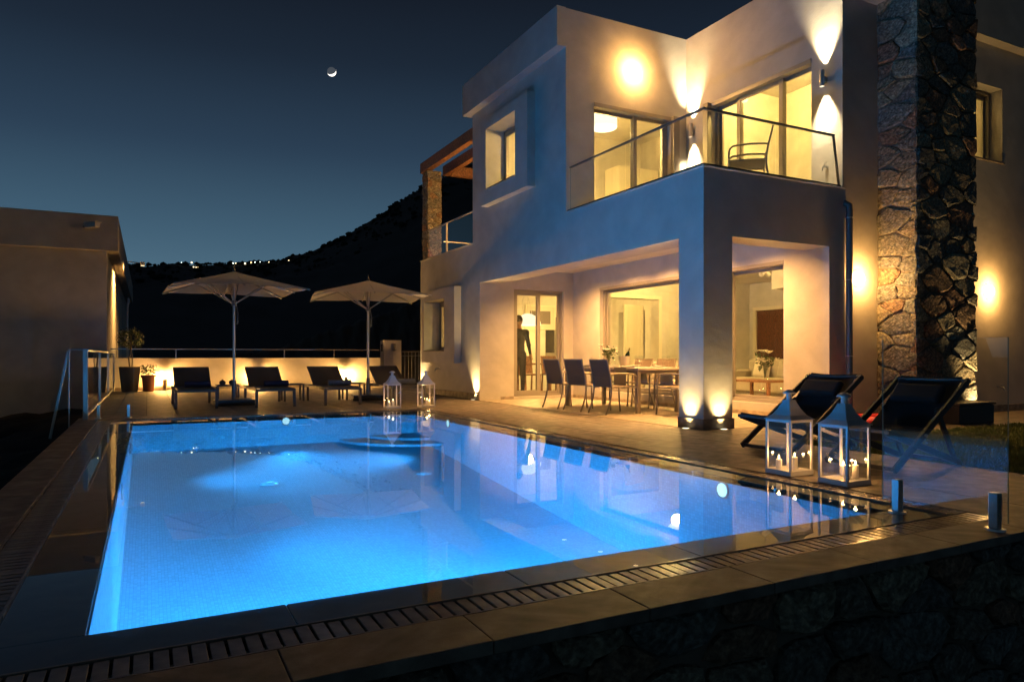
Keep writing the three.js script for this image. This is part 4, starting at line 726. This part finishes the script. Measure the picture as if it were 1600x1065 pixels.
{
  const t = thing('pool_float', 'red inflatable ring lying behind the sling chairs', 'pool float', [8.7, 0, -6.1]); mesh('ring', [new THREE.TorusGeometry(.34, .10, 14, 32).scale(1, 1, .8).rotateX(PI / 2).translate(0, .082, 0)], M(.5, .02, .03, { roughness: .35 }), t); mesh('valve', [cyl(.012, .01, .02, .3, .155, .1, 10)], lanternMat, t);
  const b = thing('storage_box', 'black box at the foot of the stone pier behind the glass screen', 'box', [10.55, 0, -5.98]); mesh('box_body', [rb(-.62, .22, 0, .26, -.16, .16, .015)], blackMetal, b); mesh('lid', [rb(-.64, .24, .262, .30, -.18, .18, .012)], blackMetal, b); mesh('handle', [bar([.24, .2, -.06], [.24, .2, .06], .02)], greyMetal, b);
}
function tap(label, pos, turn) { const t = thing('garden_tap', label, 'tap', pos, turn, 'brass garden taps on the villa'); mesh('pipe', [tube([[0, 0, 0], [0, 0, .06], [0, -.01, .10], [0, -.06, .11]], .012, 16, 8)], steel, t); mesh('handle', [bar([-.04, .05, .06], [.04, .05, .06], .014, .014, true), bar([0, 0, .06], [0, .05, .06], .012, .012, true)], steel, t); mesh('flange', [new THREE.CylinderGeometry(.026, .026, .008, 16).rotateX(PI / 2).translate(0, 0, .004)], steel, t); }
tap('garden tap on the wall under the lower left window', [XF, .64, -16.15], faceX); tap('garden tap on the wall behind the glass balustrade of the balcony', [XC, 3.75, -7.18], faceX); tap('garden tap low on the wall right of the stone pier', [12.9, .42, ZF], 0);

// ---------------------------------------------------------------- retaining wall under the near coping
{
  const t = thing('retaining_wall', 'dark rubble stone retaining wall below the near pool coping', 'wall');
  mesh('core', [bx(EDGE.x0 + .03, 20, -3.2, -.051, -2.32, EDGE.z1 - .12)], mortar, t);
  stoneFace(t, 5.6, 1.55, [-.4, -1.62, EDGE.z1 - .13], 0, .52, .22, .06, .014);
  mesh('side_core', [bx(EDGE.x0 + .04, EDGE.x0 + .2, -3.2, -.051, -22, -2.33)], mortar, t);
}

// ---------------------------------------------------------------- terrace dining set
function armchair(name, label, group, frame, fabric) { // looks towards +x, its back at -x
  const t = thing(name, label, 'chair', [0, 0, 0], 0, group), w = .27, r = .013;
  for (const s of [-1, 1]) {
    mesh('rear_leg', [tube([[-.36, 0, s * w], [-.31, .12, s * w], [-.26, .30, s * w], [-.25, .44, s * w]], .014, 16, 8)], frame, t);
    mesh('back_upright', [tube([[-.25, .43, s * w], [-.27, .60, s * w], [-.315, .78, s * w], [-.34, .89, s * w]], .014, 16, 8)], frame, t);
    mesh('front_leg', [tube([[.27, 0, s * w], [.25, .2, s * w], [.245, .44, s * w], [.235, .60, s * w], [.19, .645, s * w]], .013, 20, 8)], frame, t);
    mesh('armrest', [tube([[.20, .645, s * w], [.0, .66, s * w], [-.2, .655, s * w], [-.28, .645, s * w]], .015, 16, 8)], frame, t);
    mesh('seat_rail', [bar([-.25, .435, s * w], [.245, .445, s * w], .022, .022)], frame, t);
  }
  mesh('top_rail', [bar([-.34, .885, -w - .01], [-.34, .885, w + .01], .024, .024)], frame, t); mesh('front_rail', [bar([.245, .44, -w], [.245, .44, w], .022)], frame, t);
  mesh('seat', [bar([-.25, .445, 0], [.24, .455, 0], 2 * w - .03, .012)], fabric, t);
  const pr = [[-.252, .45], [-.27, .60], [-.315, .78], [-.338, .885]], gs = []; for (let i = 0; i < 3; i++) gs.push(bar([pr[i][0], pr[i][1], 0], [pr[i + 1][0], pr[i + 1][1], 0], 2 * w - .025, .010, false, [0, 0, 1])); mesh('backrest', gs, fabric, t);
  return t;
}
const ch = armchair('terrace_chair', 'mesh armchair on the pool side of the terrace table, farthest from the column', 'mesh armchairs at the terrace table', taupeMetal, chairMesh); ch.position.set(6.86, .004, -11.10);
dup(ch, 'mesh armchair on the pool side of the terrace table, middle of the three', [6.87, .004, -10.38], .03); dup(ch, 'mesh armchair on the pool side of the terrace table, nearest to the column', [6.88, .004, -9.60], -.04);
dup(ch, 'mesh armchair at the near end of the terrace table, half behind the column', [7.62, .004, -8.86], PI / 2 + .12);
dup(ch, 'mesh armchair on the house side of the terrace table, nearest to the column', [8.28, .004, -9.75], PI + .05); dup(ch, 'mesh armchair on the house side of the terrace table, middle of the three', [8.28, .004, -10.42], PI - .04); dup(ch, 'mesh armchair on the house side of the terrace table, farthest from the column', [8.28, .004, -11.08], PI);
const bc = armchair('balcony_chair', 'grey mesh armchair on the balcony seen from the side', 'balcony armchairs', alu, M(.30, .30, .28, { roughness: .8, bumpMap: fabricBump, bumpScale: .0008 })); bc.position.set(7.62, 3.242, -7.45); bc.rotation.y = 2.38;
{
  const t = thing('balcony_table', 'small wooden table on the balcony below the bedroom window', 'table', [7.6, 3.24, -9.3]); mesh('table_top', [rb(-.25, .25, .42, .45, -.25, .25, .006)], timber, t); for (const a of [-1, 1]) for (const b of [-1, 1]) mesh('leg', [rb(a * .21 - .02, a * .21 + .02, 0, .42, b * .21 - .02, b * .21 + .02, .004)], timber, t);
  const p = thing('air_conditioner', 'long white air conditioner high on the bedroom wall', 'air conditioner', [10.9, 4.9, -12.4], faceX); mesh('body', [rb(-.45, .45, 0, .28, 0, .2, .03)], lanternMat, p); mesh('vent', [bx(-.40, .40, .02, .035, .195, .203)], greyMetal, p);
  const o = thing('wardrobe', 'pale wooden wardrobe in the upstairs bedroom', 'wardrobe', [10.3, 3.18, -13.7]); mesh('carcass', [rb(-.58, .58, .05, 2.2, -.3, .25, .005)], creamPaint, o); for (const s of [-1, 1]) { mesh('door', [rb(s * .29 - .28, s * .29 + .28, .08, 2.17, .252, .272, .004)], creamPaint, o); mesh('handle', [bar([s * .05, 1.0, .285], [s * .05, 1.2, .285], .014)], steel, o); }
  const bd = thing('bed', 'bed with pale cover in the room behind the balcony chair', 'bed', [10.2, 3.19, -8.0]); mesh('mattress', [rb(-.9, 1.0, .25, .52, -.6, .6, .06, 3)], linen, bd); mesh('bed_frame', [rb(-.95, 1.05, 0, .25, -.63, .63, .02)], timber, bd); mesh('pillow', [rb(.55, .95, .5, .63, -.5, -.05, .06, 3)], petalWhite, bd); mesh('pillow', [rb(.55, .95, .5, .63, .05, .5, .06, 3)], petalWhite, bd);
}
const TT = .755;
{
  const t = thing('terrace_table', 'long pale dining table laid for dinner on the terrace', 'table', [7.55, .004, -10.42]); mesh('table_top', [rb(-.47, .47, TT - .045, TT - .004, -1.15, 1.15, .006)], tableTop, t);
  for (const a of [-1, 1]) for (const b of [-1, 1]) mesh('leg', [rb(a * .42 - .035, a * .42 + .035, 0, TT - .045, b * 1.09 - .035, b * 1.09 + .035, .005)], taupeMetal, t);
  mesh('apron', [rb(-.42, .42, TT - .10, TT - .045, 1.085, 1.105, .003), rb(-.42, .42, TT - .10, TT - .045, -1.105, -1.085, .003), rb(-.435, -.415, TT - .10, TT - .045, -1.08, 1.08, .003), rb(.415, .435, TT - .10, TT - .045, -1.08, 1.08, .003)], taupeMetal, t);
  [[-9.72, 'nearest to the column'], [-10.42, 'in the middle'], [-11.10, 'farthest from the column']].forEach(([z, s]) => { const c = mesh('table_runner', [rb(7.05, 8.05, TT + .002, TT + .006, z - .17, z + .17, .001), rb(7.054, 7.06, TT - .30, TT + .002, z - .17, z + .17, .001), rb(8.04, 8.046, TT - .30, TT + .002, z - .17, z + .17, .001)], slateCloth); tag(c, `grey cloth runner hanging over the terrace table, ${s}`, 'table runner', 'grey runners across the terrace table'); });
}
function flowers(name, label, x, y, z, s, n, vaseGlass = true) {
  const t = thing(name, label, 'flowers', [x, y, z]); mesh('vase', [lathe([[0, 0], [.05, 0], [.055, .02], [.075, .10], [.06, .17], [.045, .20], [.055, .23]], 24).scale(s, s, s)], vaseGlass ? glass : lanternMat, t);
  const stems = [], heads = []; for (let i = 0; i < n; i++) { const a = rnd(0, 6.28), r = rnd(.05, .24) * s, h = rnd(.30, .48) * s; const e = [Math.cos(a) * r, h, Math.sin(a) * r]; stems.push(tube([[0, .03, 0], [e[0] * .3, h * .6, e[2] * .3], e], .004 * s, 8, 5)); for (let k = 0; k < 6; k++) { const b = k / 6 * 6.28 + a; heads.push(new THREE.SphereGeometry(.032 * s, 7, 5).scale(.45, .25, 1.25).rotateX(-.55).translate(0, 0, .03 * s).rotateY(b).translate(...e)); } }
  mesh('stems', stems, leafMat, t); mesh('blooms', heads, petalWhite, t); mesh('leaves', foliage(70, 0, .30 * s, 0, .16 * s, .12 * s, .08 * s, .2), leafMat, t); return t;
}
flowers('flower_vase', 'glass vase of white flowers on the terrace table', 7.55, TT + .008, -10.75, .85, 9);
{
  const b = thing('ice_bucket', 'frosted ice bucket on the terrace table', 'ice bucket', [7.52, TT + .008, -10.22]); mesh('bucket', [lathe([[0, 0], [.075, 0], [.085, .02], [.105, .18], [.11, .185], [.10, .185], [.08, .025], [0, .02]], 28)], M(.55, .5, .45, { roughness: .35, metalness: .3 }), b); mesh('ice', Array.from({ length: 14 }, () => new THREE.BoxGeometry(.03, .03, .03).rotateX(rnd(0, 3)).rotateY(rnd(0, 3)).translate(rnd(-.06, .06), .165 + rnd(0, .02), rnd(-.06, .06))), glass, b);
  const c = thing('wine_bottle', 'dark bottle leaning in the ice bucket', 'bottle', [7.52, TT + .05, -10.22]); const g = new THREE.Group(); mesh('glass_body', [lathe([[0, 0], [.038, 0], [.04, .02], [.04, .17], [.032, .20], [.015, .23], [.014, .30], [0, .30]], 20).rotateX(.32).rotateY(.6)], M(.01, .02, .012, { roughness: .15 }), c); mesh('foil', [lathe([[.0155, .24], [.0152, .301], [0, .302]], 16).rotateX(.32).rotateY(.6)], M(.5, .4, .2, { roughness: .3, metalness: .8 }), c); void g;
  const wg = (x, z, label) => { const t = thing('wine_glass', label, 'glass', [x, TT + .007, z], 0, 'glasses on the terrace table'); mesh('bowl', [lathe([[.004, .085], [.03, .10], [.036, .14], [.030, .19]], 20)], glass, t); mesh('stem_and_foot', [lathe([[0, .003], [.03, .002], [.03, 0], [.004, .006], [.004, .088]], 16)], glass, t); };
  let k = 0; for (const z of [-11.1, -10.45, -9.72]) for (const x of [7.26, 7.36, 7.78, 7.86]) { wg(x, z + .22 + (k++ % 3) * .03, 'clear stemmed glass on the terrace table'); }
  for (const z of [-11.1, -10.42, -9.72]) for (const x of [7.24, 7.86]) { const m = mesh('plate', [lathe([[0, .006], [.08, .006], [.125, .018], [.127, .016], [.08, 0], [0, 0]], 32).translate(x, TT + .008, z)], lanternMat); tag(m, 'white dinner plate on the grey runner of the terrace table', 'plate', 'plates on the terrace table'); }
}

// ---------------------------------------------------------------- inside, seen through the glass
function sidechair(label, x, z, turn) { const t = thing('dining_chair', label, 'chair', [x, .031, z], turn, 'red brown chairs at the indoor table'); for (const a of [-1, 1]) { mesh('leg', [bar([.2, 0, a * .2], [.2, .45, a * .2], .035)], redTimber, t); mesh('leg', [bar([-.24, 0, a * .2], [-.2, .45, a * .2], .035)], redTimber, t); } mesh('seat', [rb(-.22, .23, .45, .49, -.23, .23, .015)], redTimber, t); mesh('backrest', [bar([-.2, .49, 0], [-.27, .92, 0], .44, .025, false, [0, 0, 1])], redTimber, t); }
sidechair('red brown dining chair just inside the terrace door, right sash', 8.95, -15.1, -PI / 2); sidechair('red brown dining chair inside the terrace door, left of its neighbour', 8.25, -15.1, -PI / 2); sidechair('red brown dining chair at the house end of the indoor table', 9.75, -15.75, PI); sidechair('red brown dining chair behind the indoor table', 8.6, -16.5, PI / 2);
{
  const t = thing('indoor_table', 'red brown dining table under the wide pendant', 'table', [8.6, .031, -15.75]); mesh('table_top', [rb(-.9, .9, .70, .74, -.45, .45, .008)], redTimber, t); for (const a of [-1, 1]) for (const b of [-1, 1]) mesh('leg', [rb(a * .82 - .04, a * .82 + .04, 0, .70, b * .38 - .04, b * .38 + .04, .006)], redTimber, t);
  const p = thing('framed_picture', 'framed dark picture on the dining room wall', 'picture', [9.72, 1.72, -17.14]); mesh('picture_frame', [rb(-.48, .48, .60, .64, 0, .03, .004), rb(-.48, .48, -.04, 0, 0, .03, .004), rb(-.48, -.44, 0, .6, 0, .03, .004), rb(.44, .48, 0, .6, 0, .03, .004)], creamPaint, p); mesh('mount', [bx(-.44, .44, 0, .60, 0, .012)], linen, p); mesh('print', [bx(-.33, .33, .12, .48, .012, .014)], M(.16, .13, .11), p);
  const s = thing('sofa', 'beige sofa in the living room', 'sofa', [12.3, .03, -11.1], faceX); mesh('seat', [rb(-1.1, 1.1, .12, .44, -.4, .42, .06, 3)], sofaMat, s); mesh('back', [rb(-1.1, 1.1, .40, .85, -.45, -.22, .07, 3)], sofaMat, s); for (const a of [-1, 1]) mesh('armrest', [rb(a * 1.1 - .1, a * 1.1 + .1, .1, .62, -.42, .42, .06, 3)], sofaMat, s); for (const [x, m] of [[-.6, linen], [.1, sofaMat], [.7, linen]]) mesh('cushion', [new RoundedBoxGeometry(.42, .40, .14, 3, .06).rotateX(-.25).translate(x, .62, -.14)], m, s);
  const s2 = thing('window_sofa', 'pale sofa with cushions just behind the terrace window', 'sofa', [10.2, .03, -11.6], 0); mesh('seat', [rb(-.7, .7, .12, .44, -.4, .42, .06, 3)], sofaMat, s2); mesh('back', [rb(-.7, .7, .40, .80, -.45, -.22, .07, 3)], sofaMat, s2); for (const x of [-.4, .05, .42]) mesh('cushion', [new RoundedBoxGeometry(.40, .36, .14, 3, .06).rotateX(-.25).translate(x, .62, -.14)], linen, s2);
  const c = thing('coffee_table', 'low wooden coffee table in the living room', 'table', [11.0, .03, -10.4]); mesh('table_top', [rb(-.35, .35, .40, .44, -.55, .55, .006)], redTimber, c); for (const a of [-1, 1]) for (const b of [-1, 1]) mesh('leg', [rb(a * .31 - .03, a * .31 + .03, 0, .40, b * .51 - .03, b * .51 + .03, .005)], redTimber, c);
  const r = mesh('rug', [rb(10.0, 11.75, .031, .045, -11.6, -8.6, .006)], linen); tag(r, 'pale shaggy rug under the coffee table', 'rug');
}
flowers('lily_vase', 'glass vase of white lilies on the coffee table', 10.95, .472, -10.22, 1.25, 13);
{ // person standing behind the terrace door
  const J = { head: [0, 1.66, .02], neck: [0, 1.50, 0], chest: [0, 1.30, 0], waist: [0, 1.08, .0], hip: [0, .95, 0], ls: [.18, 1.42, 0], rs: [-.18, 1.42, 0], le: [.27, 1.15, .05], re: [-.25, 1.14, .0], lw: [.30, .93, .16], rw: [-.27, .90, .06], lh: [.09, .92, 0], rh: [-.09, .92, 0], lk: [.10, .50, .03], rk: [-.10, .50, .0], la: [.11, .09, 0], ra: [-.11, .09, -.03], lt: [.13, .04, .16], rt: [-.13, .04, .13] };
  const bones = [['neck', 'head', .055, .06], ['neck', 'chest', .06, .14], ['chest', 'waist', .145, .125], ['waist', 'hip', .125, .14], ['ls', 'rs', .075, .075], ['ls', 'le', .058, .045], ['le', 'lw', .043, .03], ['rs', 're', .058, .045], ['re', 'rw', .043, .03], ['lh', 'lk', .095, .065], ['lk', 'la', .06, .04], ['rh', 'rk', .095, .065], ['rk', 'ra', .06, .04], ['la', 'lt', .045, .035], ['ra', 'rt', .045, .035]];
  const fingers = []; for (const [w, s] of [['lw', 1], ['rw', -1]]) { const [x, y, z] = J[w]; bones.push([[x, y, z], [x + .005 * s, y - .075, z + .03], .03, .034]); for (let k = 0; k < 4; k++) { const fx = (k - 1.5) * .018, L = [.06, .07, .066, .05][k]; fingers.push([[x + .005 * s, y - .075, z + .03 + fx], [x, y - .075 - L, z + .045 + fx * 1.1], .009, .0075]); } fingers.push([[x - .02 * s, y - .03, z + .03], [x - .045 * s, y - .08, z + .06], .010, .008]); }
  const all = [...bones, ...fingers].map(([a, b, r0, r1]) => [V(...(J[a] ?? a)), V(...(J[b] ?? b)), r0, r1]);
  const field = (p) => { let d = 1e3; const k = .035; for (const [a, b, r0, r1] of all) { const ab = b.clone().sub(a), t = THREE.MathUtils.clamp(p.clone().sub(a).dot(ab) / ab.lengthSq(), 0, 1), q = p.distanceTo(a.clone().addScaledVector(ab, t)) - (r0 + (r1 - r0) * t); const kk = Math.min(k, Math.min(r0, r1)), h = THREE.MathUtils.clamp(.5 + .5 * (d - q) / kk, 0, 1); d = d * (1 - h) + q * h - kk * h * (1 - h); } const hd = V((p.x) / .078, (p.y - 1.70) / .112, (p.z - .02) / .095).length() - 1; const ns = p.distanceTo(V(0, 1.685, .122)) - .016, ears = Math.min(p.distanceTo(V(.08, 1.69, .01)), p.distanceTo(V(-.08, 1.69, .01))) - .018; return Math.min(d, hd * .085, ns, ears); };
  const res = 72, mc = new MarchingCubes(res, M(1, 1, 1), false, false, 200000); mc.isolation = 0; const C = V(0, .92, .05), S = .95;
  for (let k = 0; k < res; k++) for (let j = 0; j < res; j++) for (let i = 0; i < res; i++) { const p = V((i - res / 2) / (res / 2) * S + C.x, (j - res / 2) / (res / 2) * S + C.y, (k - res / 2) / (res / 2) * S + C.z); mc.field[i + j * res + k * res * res] = Math.abs(p.x) > .45 || Math.abs(p.z - .05) > .35 ? -1 : -field(p); }
  mc.update(); const n = mc.count, pos = new Float32Array(n * 3), nor = new Float32Array(n * 3); for (let i = 0; i < n; i++) { pos[i * 3] = mc.positionArray[i * 3] * S + C.x; pos[i * 3 + 1] = mc.positionArray[i * 3 + 1] * S + C.y; pos[i * 3 + 2] = mc.positionArray[i * 3 + 2] * S + C.z; nor[i * 3] = mc.normalArray[i * 3]; nor[i * 3 + 1] = mc.normalArray[i * 3 + 1]; nor[i * 3 + 2] = mc.normalArray[i * 3 + 2]; }
  const col = new Float32Array(n * 3); for (let i = 0; i < n; i++) { const y = pos[i * 3 + 1], x = Math.abs(pos[i * 3]), skin = y > 1.52 || (y < .93 && y > .72 && x > .22), c = skin ? [.36, .22, .15] : y > .98 ? [.035, .04, .05] : y > .1 ? [.03, .035, .05] : [.02, .02, .02]; col.set(c, i * 3); }
  const g = new THREE.BufferGeometry(); g.setAttribute('position', new THREE.BufferAttribute(pos, 3)); g.computeVertexNormals(); g.setAttribute('color', new THREE.BufferAttribute(col, 3));
  const t = thing('person', 'person in dark clothes standing behind the left sash of the terrace door', 'person', [7.72, .031, -14.62], 2.2); t.scale.setScalar(1.03);
  mesh('body', g, new THREE.MeshStandardMaterial({ vertexColors: true, roughness: .85 }), t);
  mesh('hair', [new THREE.SphereGeometry(.1, 20, 12, 0, 2 * PI, 0, 1.75).scale(.88, 1.12, 1.02).rotateX(-.35).translate(0, 1.715, .0)], M(.02, .015, .012, { roughness: .8 }), t);
}

scene.traverse((o) => { if (o.isMesh) { o.castShadow = true; o.receiveShadow = true; } });
renderer.render(scene, camera);
